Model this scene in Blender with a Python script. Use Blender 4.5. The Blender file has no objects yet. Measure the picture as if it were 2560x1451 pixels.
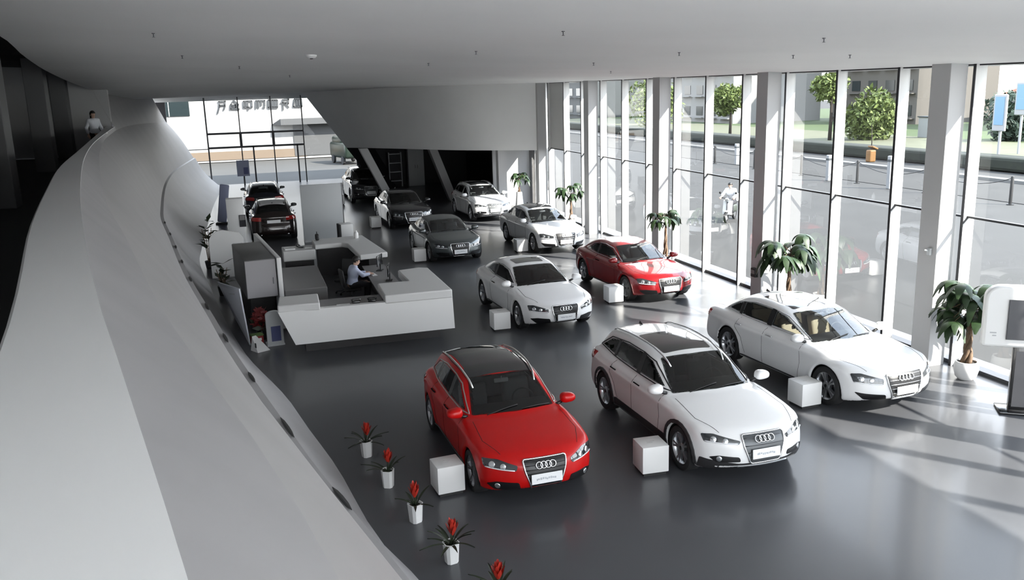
import bpy, bmesh, math, random
import numpy as np
from mathutils import Vector, Matrix, Euler
from mathutils.bvhtree import BVHTree
from mathutils.geometry import delaunay_2d_cdt

random.seed(7)
SC = bpy.context.scene
COL = SC.collection
PI = math.pi

# ------------------------------------------------------------------ materials
MATS = {}
def mat(name, color, rough=0.5, metal=0.0, coat=0.0, spec=0.5, emit=None, es=0.0, noise=None, back=None, bump=None, coatr=0.04):
    """Principled material; noise=(scale, amount) mottles the colour, back=colour of the inner side of a shell, bump=(scale, strength)."""
    m = bpy.data.materials.new(name); m.use_nodes = True
    nt = m.node_tree; N = nt.nodes; L = nt.links
    b = N['Principled BSDF']; out = N['Material Output']
    c = (color[0], color[1], color[2], 1.0)
    b.inputs['Base Color'].default_value = c
    b.inputs['Roughness'].default_value = rough
    b.inputs['Metallic'].default_value = metal
    b.inputs['Coat Weight'].default_value = coat
    b.inputs['Coat Roughness'].default_value = coatr
    b.inputs['Specular IOR Level'].default_value = spec
    if emit is not None:
        b.inputs['Emission Color'].default_value = (emit[0], emit[1], emit[2], 1); b.inputs['Emission Strength'].default_value = es
    if noise or bump:
        tc = N.new('ShaderNodeTexCoord')
    if noise:
        nz = N.new('ShaderNodeTexNoise'); nz.inputs['Scale'].default_value = noise[0]; nz.inputs['Detail'].default_value = 5
        L.new(tc.outputs['Object'], nz.inputs['Vector'])
        mp = N.new('ShaderNodeMapRange'); mp.inputs['From Min'].default_value = 0.3; mp.inputs['From Max'].default_value = 0.7
        mp.inputs['To Min'].default_value = 1 - noise[1]; mp.inputs['To Max'].default_value = 1 + noise[1]
        L.new(nz.outputs['Fac'], mp.inputs['Value'])
        mx = N.new('ShaderNodeMix'); mx.data_type = 'RGBA'; mx.blend_type = 'MULTIPLY'; mx.inputs['Factor'].default_value = 1
        mx.inputs['A'].default_value = c
        L.new(mp.outputs['Result'], mx.inputs['B']); L.new(mx.outputs['Result'], b.inputs['Base Color'])
    if bump:
        nb = N.new('ShaderNodeTexNoise'); nb.inputs['Scale'].default_value = bump[0]; nb.inputs['Detail'].default_value = 4
        L.new(tc.outputs['Object'], nb.inputs['Vector'])
        bp = N.new('ShaderNodeBump'); bp.inputs['Strength'].default_value = bump[1]; bp.inputs['Distance'].default_value = 0.02
        L.new(nb.outputs['Fac'], bp.inputs['Height']); L.new(bp.outputs['Normal'], b.inputs['Normal'])
    if back is not None:
        g = N.new('ShaderNodeNewGeometry'); d = N.new('ShaderNodeBsdfDiffuse'); d.inputs['Color'].default_value = (back[0], back[1], back[2], 1)
        ms = N.new('ShaderNodeMixShader')
        L.new(g.outputs['Backfacing'], ms.inputs[0]); L.new(b.outputs[0], ms.inputs[1]); L.new(d.outputs[0], ms.inputs[2]); L.new(ms.outputs[0], out.inputs['Surface'])
    MATS[name] = m
    return m

def glass_mat(name, tint, refl=0.06, edge=0.5, rough=0.0):
    """A thin pane: tinted see-through with a clear reflection that grows towards grazing angles."""
    m = bpy.data.materials.new(name); m.use_nodes = True
    nt = m.node_tree; N = nt.nodes; L = nt.links
    N.remove(N['Principled BSDF']); out = N['Material Output']
    t = N.new('ShaderNodeBsdfTransparent'); t.inputs['Color'].default_value = (tint[0], tint[1], tint[2], 1)
    g = N.new('ShaderNodeBsdfGlossy'); g.inputs['Roughness'].default_value = rough; g.inputs['Color'].default_value = (1, 1, 1, 1)
    lw = N.new('ShaderNodeLayerWeight'); lw.inputs['Blend'].default_value = 0.25
    mp = N.new('ShaderNodeMapRange'); mp.inputs['To Min'].default_value = refl; mp.inputs['To Max'].default_value = edge
    L.new(lw.outputs['Fresnel'], mp.inputs['Value'])
    ms = N.new('ShaderNodeMixShader')
    L.new(mp.outputs['Result'], ms.inputs[0]); L.new(t.outputs[0], ms.inputs[1]); L.new(g.outputs[0], ms.inputs[2]); L.new(ms.outputs[0], out.inputs['Surface'])
    MATS[name] = m
    return m

# ------------------------------------------------------------------ objects
def tag(o, label=None, cat=None, group=None, kind=None):
    if label: o['label'] = label
    if cat: o['category'] = cat
    if group: o['group'] = group
    if kind: o['kind'] = kind
    return o

def empty(name, loc=(0, 0, 0), rz=0.0):
    o = bpy.data.objects.new(name, None); COL.objects.link(o)
    o.empty_display_size = 0.2
    o.location = loc; o.rotation_euler = (0, 0, rz)
    return o

def copy_tree(o, parent=None):
    c = o.copy(); COL.objects.link(c)
    if parent is not None: c.parent = parent
    for ch in [x for x in bpy.data.objects if x.parent == o]:
        copy_tree(ch, c)
    return c

def mesh_obj(name, V, F, m, parent=None, smooth=False, sharp=None):
    me = bpy.data.meshes.new(name)
    me.from_pydata([tuple(map(float, v)) for v in V], [], [tuple(map(int, f)) for f in F])
    me.update()
    if smooth:
        me.polygons.foreach_set('use_smooth', [True] * len(me.polygons))
        if sharp: me.set_sharp_from_angle(angle=sharp)
    for x in (m if isinstance(m, (list, tuple)) else [m]):
        me.materials.append(x)
    o = bpy.data.objects.new(name, me); COL.objects.link(o)
    if parent is not None: o.parent = parent
    return o

_CUBES = {}
def _bev_cube(sx, sy, sz, bev, seg):
    key = (round(sx, 4), round(sy, 4), round(sz, 4), round(bev, 4), seg)
    if key not in _CUBES:
        bm = bmesh.new(); bmesh.ops.create_cube(bm, size=1.0)
        for v in bm.verts: v.co = (v.co.x * sx, v.co.y * sy, v.co.z * sz)
        if bev > 0:
            bmesh.ops.bevel(bm, geom=list(bm.edges), offset=bev, segments=seg, profile=0.5, affect='EDGES')
        bm.verts.index_update()
        _CUBES[key] = ([v.co.copy() for v in bm.verts], [[v.index for v in f.verts] for f in bm.faces])
        bm.free()
    return _CUBES[key]

class MB:
    """Collects shapes; build() links them as one mesh object."""
    def __init__(s): s.V = []; s.F = []; s.M = []; s.cur = 0
    def add(s, V, F, mtx=None):
        n = len(s.V)
        s.V.extend([(mtx @ Vector(v)) for v in V] if mtx is not None else [Vector(v) for v in V])
        s.F.extend([[i + n for i in f] for f in F]); s.M.extend([s.cur] * len(F))
        return s
    def box(s, c, size, rot=(0, 0, 0), bev=0.0, seg=2):
        V, F = _bev_cube(size[0], size[1], size[2], min(bev, 0.49 * min(size)), seg)
        return s.add(V, F, Matrix.Translation(c) @ Euler(rot).to_matrix().to_4x4())
    def tube(s, path, r, n=8, caps=True, closed=False):
        P = [Vector(p) for p in path]; k = len(P)
        rs = r if isinstance(r, (list, tuple)) else [r] * k
        rings = []; up = None
        for i in range(k):
            if closed: d = P[(i + 1) % k] - P[i - 1]
            else: d = P[min(i + 1, k - 1)] - P[max(i - 1, 0)]
            if d.length < 1e-9: d = Vector((0, 0, 1))
            d.normalize()
            if up is None: up = Vector((0, 0, 1)) if abs(d.z) < 0.9 else Vector((1, 0, 0))
            a = d.cross(up)
            if a.length < 1e-6: a = d.orthogonal()
            a.normalize(); b = a.cross(d).normalized(); up = b
            rings.append([P[i] + (a * math.cos(2 * PI * j / n) + b * math.sin(2 * PI * j / n)) * rs[i] for j in range(n)])
        V = [v for R in rings for v in R]; F = []
        for i in range(k if closed else k - 1):
            i2 = (i + 1) % k
            for j in range(n):
                j2 = (j + 1) % n
                F.append([i * n + j, i * n + j2, i2 * n + j2, i2 * n + j])
        if caps and not closed:
            F.append(list(range(n))[::-1]); F.append([(k - 1) * n + j for j in range(n)])
        return s.add(V, F)
    def lathe(s, prof, n=24, c=(0, 0, 0), axis='Z', cap=True):
        """prof = [(radius, height)]"""
        V = []; F = []
        for (r, h) in prof:
            for j in range(n):
                a = 2 * PI * j / n; x, y = r * math.cos(a), r * math.sin(a)
                V.append((x, y, h) if axis == 'Z' else ((x, h, y) if axis == 'Y' else (h, x, y)))
        k = len(prof)
        for i in range(k - 1):
            for j in range(n):
                j2 = (j + 1) % n
                f = [i * n + j, i * n + j2, (i + 1) * n + j2, (i + 1) * n + j]
                F.append(f if axis != 'Y' else f[::-1])
        if cap:
            for i, rev in ((0, True), (k - 1, False)):
                if prof[i][0] > 1e-5:
                    f = [i * n + j for j in range(n)]
                    F.append(f[::-1] if rev != (axis == 'Y') else f)
        return s.add(V, F, Matrix.Translation(c))
    def prism(s, poly, z0, z1, mtx=None):
        n = len(poly)
        ar = sum(poly[i][0] * poly[(i + 1) % n][1] - poly[(i + 1) % n][0] * poly[i][1] for i in range(n))
        if ar < 0: poly = poly[::-1]
        V = [(p[0], p[1], z0) for p in poly] + [(p[0], p[1], z1) for p in poly]
        F = [list(range(n))[::-1], [n + i for i in range(n)]]
        for i in range(n):
            j = (i + 1) % n; F.append([i, j, n + j, n + i])
        return s.add(V, F, mtx)
    def quad(s, a, b, c, d):
        return s.add([a, b, c, d], [[0, 1, 2, 3]])
    def build(s, name, m, parent=None, smooth=False, sharp=None):
        o = mesh_obj(name, s.V, s.F, m, parent, smooth, sharp)
        if any(s.M): o.data.polygons.foreach_set('material_index', s.M)
        return o

def smooth_line(P, n):
    """Catmull-Rom through the points, n samples per span."""
    P = [Vector(p) for p in P]; out = []
    for i in range(len(P) - 1):
        a = P[max(i - 1, 0)]; b = P[i]; c = P[i + 1]; d = P[min(i + 2, len(P) - 1)]
        for j in range(n):
            t = j / n
            out.append(0.5 * ((2 * b) + (c - a) * t + (2 * a - 5 * b + 4 * c - d) * t * t + (3 * b - a - 3 * c + d) * t ** 3))
    out.append(P[-1]); return out
SKY, SUN, EXPOSURE = 6.0, 21.0, 0.22
mat('rubber', (.012, .012, .013), .75)
mat('steel_dark', (.10, .10, .11), .45, .8)
mat('dark_plastic', (.012, .012, .013), .35)
mat('gap_black', (.004, .004, .004), .8)
mat('grille_black', (.008, .008, .009), .35)
mat('grille_grey', (.10, .105, .11), .35, .5)
mat('cladding_grey', (.03, .03, .032), .5)
mat('chrome', (.75, .76, .77), .12, 1.0)
mat('rail_silver', (.62, .61, .58), .3, .9)
mat('rim_silver', (.55, .56, .58), .28, .9)
mat('rim_dark', (.20, .205, .215), .3, .9)
mat('plate_white', (.82, .83, .84), .4)
mat('scrawl_grey', (.45, .47, .50), .6)
mat('lamp_lens', (.05, .055, .06), .06, .4, 1.0)
mat('lamp_chrome', (.75, .78, .80), .12, .9)
mat('lamp_white', (.85, .86, .88), .25)
mat('tail_red', (.35, .012, .010), .1, 0, 1.0)
mat('mirror_glass', (.7, .72, .75), .03, 1.0)
mat('cabin_dark', (.018, .018, .020), .6)
mat('seat_dark', (.035, .035, .038), .6)
mat('seat_beige', (.42, .34, .24), .6)
mat('seat_grey', (.20, .20, .21), .6)
mat('roof_glass', (.012, .013, .015), .08, 0, 1.0)
mat('roof_black', (.02, .02, .022), .12, 0, 1.0)
mat('roof_white', (.80, .80, .80), .25, 0, 1.0)
glass_mat('car_glass', (.30, .32, .32), .05, .75)
glass_mat('car_glass_dark', (.10, .11, .11), .05, .75)
glass_mat('car_glass_clear', (.62, .66, .66), .07, .85)
mat('paint_red', (.50, .004, .004), .34, 0, .18, .3, back=(.02, .02, .02))
mat('paint_crimson', (.24, .006, .009), .25, .1, 1.0, back=(.02, .02, .02))
mat('paint_white', (.86, .86, .86), .30, 0, .7, back=(.02, .02, .02))
mat('paint_grey', (.075, .088, .090), .30, .5, 1.0, back=(.02, .02, .02))
mat('paint_black', (.008, .008, .010), .20, 0, 1.0, back=(.01, .01, .01))
mat('paint_brown', (.012, .006, .005), .22, .2, 1.0, back=(.01, .01, .01))
mat('paint_navy', (.010, .011, .018), .22, .2, 1.0, back=(.01, .01, .01))
# ------------------------------------------------------------------ cars: a signed field per body style, meshed, then fitted with panels
def pchip(xs, ys):
    xs = np.array(xs, float); ys = np.array(ys, float); o = np.argsort(xs); xs = xs[o]; ys = ys[o]
    h = np.diff(xs); d = np.diff(ys) / h; m = np.zeros_like(xs)
    for i in range(1, len(xs) - 1):
        if d[i - 1] * d[i] > 0:
            w1 = 2 * h[i] + h[i - 1]; w2 = h[i] + 2 * h[i - 1]
            m[i] = (w1 + w2) / (w1 / d[i - 1] + w2 / d[i])
    m[0] = d[0]; m[-1] = d[-1]
    def f(x):
        x = np.clip(x, xs[0], xs[-1]); i = np.clip(np.searchsorted(xs, x) - 1, 0, len(xs) - 2)
        t = (x - xs[i]) / h[i]; t2 = t * t; t3 = t2 * t
        return (2 * t3 - 3 * t2 + 1) * ys[i] + (t3 - 2 * t2 + t) * h[i] * m[i] + (-2 * t3 + 3 * t2) * ys[i + 1] + (t3 - t2) * h[i] * m[i + 1]
    return f
def smax(a, b, k):
    h = np.maximum(k - np.abs(a - b), 0) / k
    return np.maximum(a, b) + h * h * k * 0.25
def smin(a, b, k): return -smax(-a, -b, k)
def sstep(x, a, b):
    t = np.clip((x - a) / (b - a), 0, 1); return t * t * (3 - 2 * t)

def car_field(S):
    T = pchip(*zip(*S['T'])); R = pchip(*zip(*S['R']))
    W = S['W']; fo = S['fo']; xr = -(S['wb'] + S['ro']); wb = S['wb']; rw = S['rw']; belt = S['belt']
    sec = pchip([0.10, 0.24, 0.45, 0.60, belt - 0.17, belt - 0.06, belt + 0.06], [0.13, 0.045, 0.006, 0.0, 0.012, 0.035, 0.085])
    rf = pchip([0.12, 0.25, 0.42, 0.58, 0.75, 0.95], S.get('rf', [0.16, 0.05, 0.0, 0.015, 0.07, 0.2]))
    rr = pchip([0.12, 0.28, 0.45, 0.62, 0.80, 0.98, 1.2], S.get('rr', [0.16, 0.05, 0.0, 0.02, 0.06, 0.06, 0.12]))
    xm = S['xm']; gw = S['gw']; tum = S['tum']
    cf = S.get('cf', 0.30); cr = S.get('cr', 0.20)
    def f(x, y, z):
        ay = np.abs(y)
        hw = W * (1 - 0.055 * sstep(x, -0.2, fo) - 0.06 * sstep(-x, wb - 0.2, -xr))
        r = ay / hw
        # flares round the wheels and a crease under the windows
        d1 = np.sqrt(x ** 2 + (z - rw) ** 2); d2 = np.sqrt((x + wb) ** 2 + (z - rw) ** 2)
        fl = S['flare'] * (np.exp(-((d1 - rw - 0.05) / 0.07) ** 2) + np.exp(-((d2 - rw - 0.05) / 0.07) ** 2))
        zt = belt - 0.15 - 0.02 * sstep(x, -0.5, fo)
        crease = 0.014 * np.exp(-(np.maximum(z - zt, 0) / 0.02) ** 2 - (np.maximum(zt - z, 0) / 0.10) ** 2)
        side = ay - (hw - sec(z) + fl + crease)
        top = (z - (T(x) - 0.045 * r ** 2 - 0.03 * r ** 6)) * 0.97
        front = (x - (fo - cf * r ** 2.6 - rf(z))) * 0.95
        rear = ((xr + cr * r ** 2.8 + rr(z)) - x) * 0.95
        bot = 0.19 + 0.10 * sstep(np.abs(x + wb / 2), wb / 2 + 0.3, wb / 2 + 0.9) - z
        b = smax(side, top, S.get('ks', 0.10)); b = smax(b, front, 0.14); b = smax(b, rear, S.get('kr', 0.14)); b = smax(b, bot, 0.06)
        # glasshouse
        sh = 0.16 * (ay / 0.7) ** 2 * np.clip((x - xm) / 0.8, -1, 1)
        xe = x + sh
        e = 0.02
        sl = (R(xe + e) - R(xe - e)) / (2 * e)
        g = (z - (R(xe) - 0.035 * (ay / 0.6) ** 2)) / np.sqrt(1 + np.minimum(sl * sl, 9))
        gwx = gw * (1 - 0.05 * sstep(x, -1.0, 0.0) - S.get('gtaper', 0.10) * sstep(-x, wb * 0.72, wb + S['ro']))
        gs = (ay - (gwx - tum * (z - belt) - 0.06 * np.maximum(z - belt, 0) ** 2)) * 0.92
        g = smax(g, gs, S.get('kg', 0.09))
        g = smax(g, belt - 0.25 - z, 0.02)
        g = smax(smax(g, rear + 0.03, 0.05), front + 0.05, 0.05)
        b = smin(b, g, 0.035)
        # wheel wells
        well = np.maximum(np.minimum(d1, d2) - (rw + 0.035), 0.52 - ay)
        return smax(b, -well, 0.02)
    return f

def surface_nets(F, org, h):
    nx, ny, nz = F.shape
    I = F < 0
    C = np.zeros((nx - 1, ny - 1, nz - 1), np.int8)
    for a in (0, 1):
        for b in (0, 1):
            for c in (0, 1):
                C += I[a:nx - 1 + a, b:ny - 1 + b, c:nz - 1 + c]
    mix = (C > 0) & (C < 8)
    ids = -np.ones(mix.shape, np.int64); cells = np.argwhere(mix); ids[mix] = np.arange(len(cells))
    acc = np.zeros((len(cells), 3)); cnt = np.zeros(len(cells))
    i, j, k = cells.T
    for ax in range(3):
        o1, o2 = [q for q in range(3) if q != ax]
        for u in (0, 1):
            for v in (0, 1):
                off = [0, 0, 0]; off[o1] = u; off[o2] = v
                a = F[i + off[0], j + off[1], k + off[2]]
                o2_ = off.copy(); o2_[ax] = 1
                b = F[i + o2_[0], j + o2_[1], k + o2_[2]]
                s = (a < 0) != (b < 0)
                t = np.where(s, a / np.where(s, a - b, 1), 0)
                p = np.zeros((len(cells), 3)); p[:, o1] = u; p[:, o2] = v; p[:, ax] = t
                acc[s] += p[s]; cnt[s] += 1
    V = (cells + acc / cnt[:, None]) * h + org
    Q = []
    for ax in range(3):
        o1, o2 = [(1, 2), (2, 0), (0, 1)][ax]
        sl0 = [slice(None)] * 3; sl1 = [slice(None)] * 3
        sl0[ax] = slice(0, -1); sl1[ax] = slice(1, None)
        A = I[tuple(sl0)]; B = I[tuple(sl1)]
        E = np.argwhere(A != B)
        ok = (E[:, o1] > 0) & (E[:, o2] > 0) & (E[:, o1] < F.shape[o1] - 1) & (E[:, o2] < F.shape[o2] - 1)
        E = E[ok]
        ins = A[tuple(E.T)]
        def cid(d1, d2):
            P = E.copy(); P[:, o1] += d1; P[:, o2] += d2
            return ids[tuple(P.T)]
        q = np.stack([cid(-1, -1), cid(0, -1), cid(0, 0), cid(-1, 0)], 1)
        q[~ins] = q[~ins][:, ::-1]
        Q.append(q)
    return V, np.concatenate(Q)

def in_poly(P, x, y):
    n = len(P); r = np.zeros(len(x), bool)
    for i in range(n):
        x1, y1 = P[i]; x2, y2 = P[(i + 1) % n]
        if y1 == y2: continue
        c = ((y1 > y) != (y2 > y)) & (x < (x2 - x1) * (y - y1) / (y2 - y1) + x1)
        r ^= c
    return r

def round_poly(P, r, n=4):
    """Round the corners of a 2-D polygon."""
    out = []; k = len(P)
    for i in range(k):
        a = Vector(P[i - 1]); b = Vector(P[i]); c = Vector(P[(i + 1) % k])
        u = (a - b); v = (c - b); lu, lv = u.length, v.length
        d = min(r, 0.45 * lu, 0.45 * lv)
        p = b + u.normalized() * d; q = b + v.normalized() * d
        for j in range(n + 1):
            t = j / n; out.append((1 - t) ** 2 * p + 2 * t * (1 - t) * b + t * t * q)
    return [tuple(o) for o in out]

class Shell:
    """The car's outer surface; fits panels, tubes and badges on it."""
    def __init__(s, V, Q): s.V = V; s.Q = Q; s.bvh = BVHTree.FromPolygons([Vector(v) for v in V], [list(map(int, q)) for q in Q])
    def frame(s, n):
        n = Vector(n).normalized()
        up = Vector((0, 0, 1)) if abs(n.z) < 0.95 else Vector((1, 0, 0))
        a = up.cross(n).normalized(); b = n.cross(a)
        return n, a, b
    def hit(s, p, n):
        loc, nor, idx, d = s.bvh.ray_cast(Vector(p) + n * 1.2, -n, 4.0)
        if loc is None:
            loc, nor, idx, d = s.bvh.find_nearest(Vector(p))
        if nor.dot(n) < 0: nor = -nor
        return loc, nor
    def panel(s, pts, n, off=0.006, thick=0.012, res=0.06, rnd=0.03, cut=None, bulge=0.0):
        """pts: rough 3-D outline. Returns (V, F). cut: list collecting (poly2d, n, a, b) to open the body under the panel."""
        n, a, b = s.frame(n)
        P = [(Vector(p).dot(a), Vector(p).dot(b)) for p in pts]
        if rnd > 0: P = round_poly(P, rnd)
        if sum(P[i - 1][0] * P[i][1] - P[i][0] * P[i - 1][1] for i in range(len(P))) < 0: P = P[::-1]
        if cut is not None: cut.append((P, n, a, b))
        # resample outline
        B = []
        for i in range(len(P)):
            p = Vector(P[i]); q = Vector(P[(i + 1) % len(P)]); m = max(1, int((q - p).length / res))
            for j in range(m): B.append(p.lerp(q, j / m))
        nb = len(B)
        xs = [p.x for p in B]; ys = [p.y for p in B]
        gx = np.arange(min(xs) + res * .5, max(xs), res); gy = np.arange(min(ys) + res * .5, max(ys), res)
        G = np.array([(x, y) for x in gx for y in gy]).reshape(-1, 2)
        pts2 = list(B)
        if len(G):
            G = G[in_poly([tuple(p) for p in B], G[:, 0], G[:, 1])]
            if len(G):
                BB = np.array([tuple(p) for p in B])
                dm = np.min(np.linalg.norm(G[:, None] - BB[None], axis=2), axis=1)
                pts2 += [Vector(g) for g in G[dm > res * .45]]
        r = delaunay_2d_cdt(pts2, [(i, (i + 1) % nb) for i in range(nb)], [list(range(nb))], 1, 1e-6)
        v2, f2 = r[0], r[2]
        base = max(Vector(p).dot(n) for p in pts)
        V = []; NN = []
        for p in v2:
            loc, nor = s.hit(a * p.x + b * p.y + n * base, n)
            V.append(loc); NN.append(nor)
        if bulge: pass
        V = [v + q * off for v, q in zip(V, NN)]
        F = []
        for f in f2:
            f = list(f)
            nn = (V[f[1]] - V[f[0]]).cross(V[f[2]] - V[f[0]])
            F.append(f if nn.dot(n) > 0 else f[::-1])
        if thick > 0:
            # skirt round the rim
            ec = {}
            for f in F:
                for i in range(len(f)):
                    e = (f[i], f[(i + 1) % len(f)]); ec[e] = 1
            rim = [e for e in ec if (e[1], e[0]) not in ec]
            mp = {}
            for e in rim:
                for i in e:
                    if i not in mp: mp[i] = len(V); V.append(V[i] - NN[i] * thick); NN.append(NN[i])
            for (i, j) in rim: F.append([i, mp[i], mp[j], j])
        return V, F
    def line(s, pts, n, off=0.0, closed=False, step=0.05):
        nv = Vector(n).normalized(); out = []
        P = [Vector(p) for p in pts]
        if closed: P.append(P[0])
        for i in range(len(P) - 1):
            m = max(1, int((P[i + 1] - P[i]).length / step))
            for j in range(m):
                p = P[i].lerp(P[i + 1], j / m); loc, nor = s.hit(p, nv); out.append(loc + nor * off)
        if not closed:
            loc, nor = s.hit(P[-1], nv); out.append(loc + nor * off)
        return out

WHEELS = {}
def make_wheel(rw, style, rim_m, parent, loc, side):
    """Rim with spokes; the tyre and the hub cap are its sub-parts. Axis along Y, outer face at +side."""
    key = (round(rw, 3), style, rim_m.name)
    if key not in WHEELS:
        rr_ = rw * 0.70; w = 0.115
        b = MB()
        b.lathe([(rr_ * 1.0, -w), (rr_ * 1.0, -w * .6), (rr_ * .86, -w * .3), (rr_ * .88, w * .5), (rr_ * .97, w * .82), (rr_ * 1.0, w * .9), (rr_ * 1.03, w * .86)], 32, axis='Y', cap=False)
        b.lathe([(0.001, w * .80), (0.055, w * .80), (0.085, w * .68), (0.085, w * .1)], 20, axis='Y', cap=False)
        ns = {0: 5, 1: 7, 2: 10}[style]
        for k in range(ns):
            a0 = 2 * PI * k / ns
            spl = (-0.11, 0.11) if style == 0 else (0.0,)
            for dd in spl:
                ca, sa = math.cos(a0), math.sin(a0); cb, sb = math.cos(a0 + dd * 1.5), math.sin(a0 + dd * 1.5)
                wd = 0.020 if style == 0 else (0.026 if style == 1 else 0.016)
                p0 = Vector((ca, 0, sa)) * 0.06; p1 = Vector((cb, 0, sb)) * rr_ * .97
                t = (p1 - p0).normalized(); nrm = Vector((-t.z, 0, t.x))
                V = []
                for (p, ww, y0, y1) in ((p0, wd * 1.5, w * .25, w * .74), (p0.lerp(p1, .55), wd * .9, w * .35, w * .80), (p1, wd * 1.15, w * .4, w * .85)):
                    for (q, y) in ((-1, y0), (1, y0), (.75, y1), (-.75, y1)):
                        V.append(p + nrm * ww * q + Vector((0, y, 0)))
                F = []
                for i in (0, 4):
                    for j in range(4): F.append([i + j, i + (j + 1) % 4, i + 4 + (j + 1) % 4, i + 4 + j][::-1])
                F += [[0, 1, 2, 3], [11, 10, 9, 8]]
                b.add(V, F)
        d = MB(); d.lathe([(0.04, 0), (rr_ * .80, 0), (rr_ * .80, -0.02), (0.04, -0.02)], 28, axis='Y')
        t = MB()
        t.lathe([(rr_ * .99, -w), (rr_ * 1.1, -w * 1.08), (rw * .96, -w * .98), (rw, -w * .75), (rw, w * .75), (rw * .96, w * .98), (rr_ * 1.12, w * 1.08), (rr_ * 1.02, w * .92)], 40, axis='Y', cap=False)
        c = MB(); c.lathe([(0.0005, w * .86), (0.03, w * .85), (0.034, w * .78)], 16, axis='Y', cap=False)
        tmp = [b.build('wheel', rim_m, None, True, 0.7), t.build('tyre', MATS['rubber'], None, True, 0.9), c.build('hub_cap', MATS['dark_plastic'], None, True), d.build('brake_disc', MATS['steel_dark'], None, True, 0.7)]
        WHEELS[key] = [(o.name.split('.')[0], o.data) for o in tmp]
        for o in tmp: bpy.data.objects.remove(o)
    root = None
    for nm, me in WHEELS[key]:
        o = bpy.data.objects.new(nm, me); COL.objects.link(o)
        if root is None:
            root = o; o.parent = parent; o.location = loc
            if side < 0: o.rotation_euler = (0, 0, PI)
        else: o.parent = root
    return root

BODIES = {}
def body_mesh(S, h):
    f = car_field(S)
    xr = -(S['wb'] + S['ro'])
    org = np.array([xr - 0.08, -S['W'] - 0.09, 0.08])
    hi = np.array([S['fo'] + 0.08, S['W'] + 0.09, S['H'] + 0.08])
    n = np.ceil((hi - org) / h).astype(int) + 1
    n[1] += n[1] % 2
    org[1] = -(n[1] - 1) * h / 2
    ax = [org[i] + np.arange(n[i]) * h for i in range(3)]
    X, Y, Z = np.meshgrid(*ax, indexing='ij')
    F = f(X, Y, Z)
    V, Q = surface_nets(F, org, h)
    for _ in range(3):
        e = 0.004
        v = f(V[:, 0], V[:, 1], V[:, 2])
        g = np.stack([f(V[:, 0] + e, V[:, 1], V[:, 2]) - f(V[:, 0] - e, V[:, 1], V[:, 2]), f(V[:, 0], V[:, 1] + e, V[:, 2]) - f(V[:, 0], V[:, 1] - e, V[:, 2]),
                      f(V[:, 0], V[:, 1], V[:, 2] + e) - f(V[:, 0], V[:, 1], V[:, 2] - e)], 1) / (2 * e)
        st = (v / np.maximum((g * g).sum(1), 0.2))[:, None] * g
        st *= np.minimum(1, 0.5 * h / np.maximum(np.linalg.norm(st, axis=1), 1e-9))[:, None]
        V = V - st
    return V, Q

def mirr(P): return [(p[0], -p[1], p[2]) for p in P]

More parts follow.
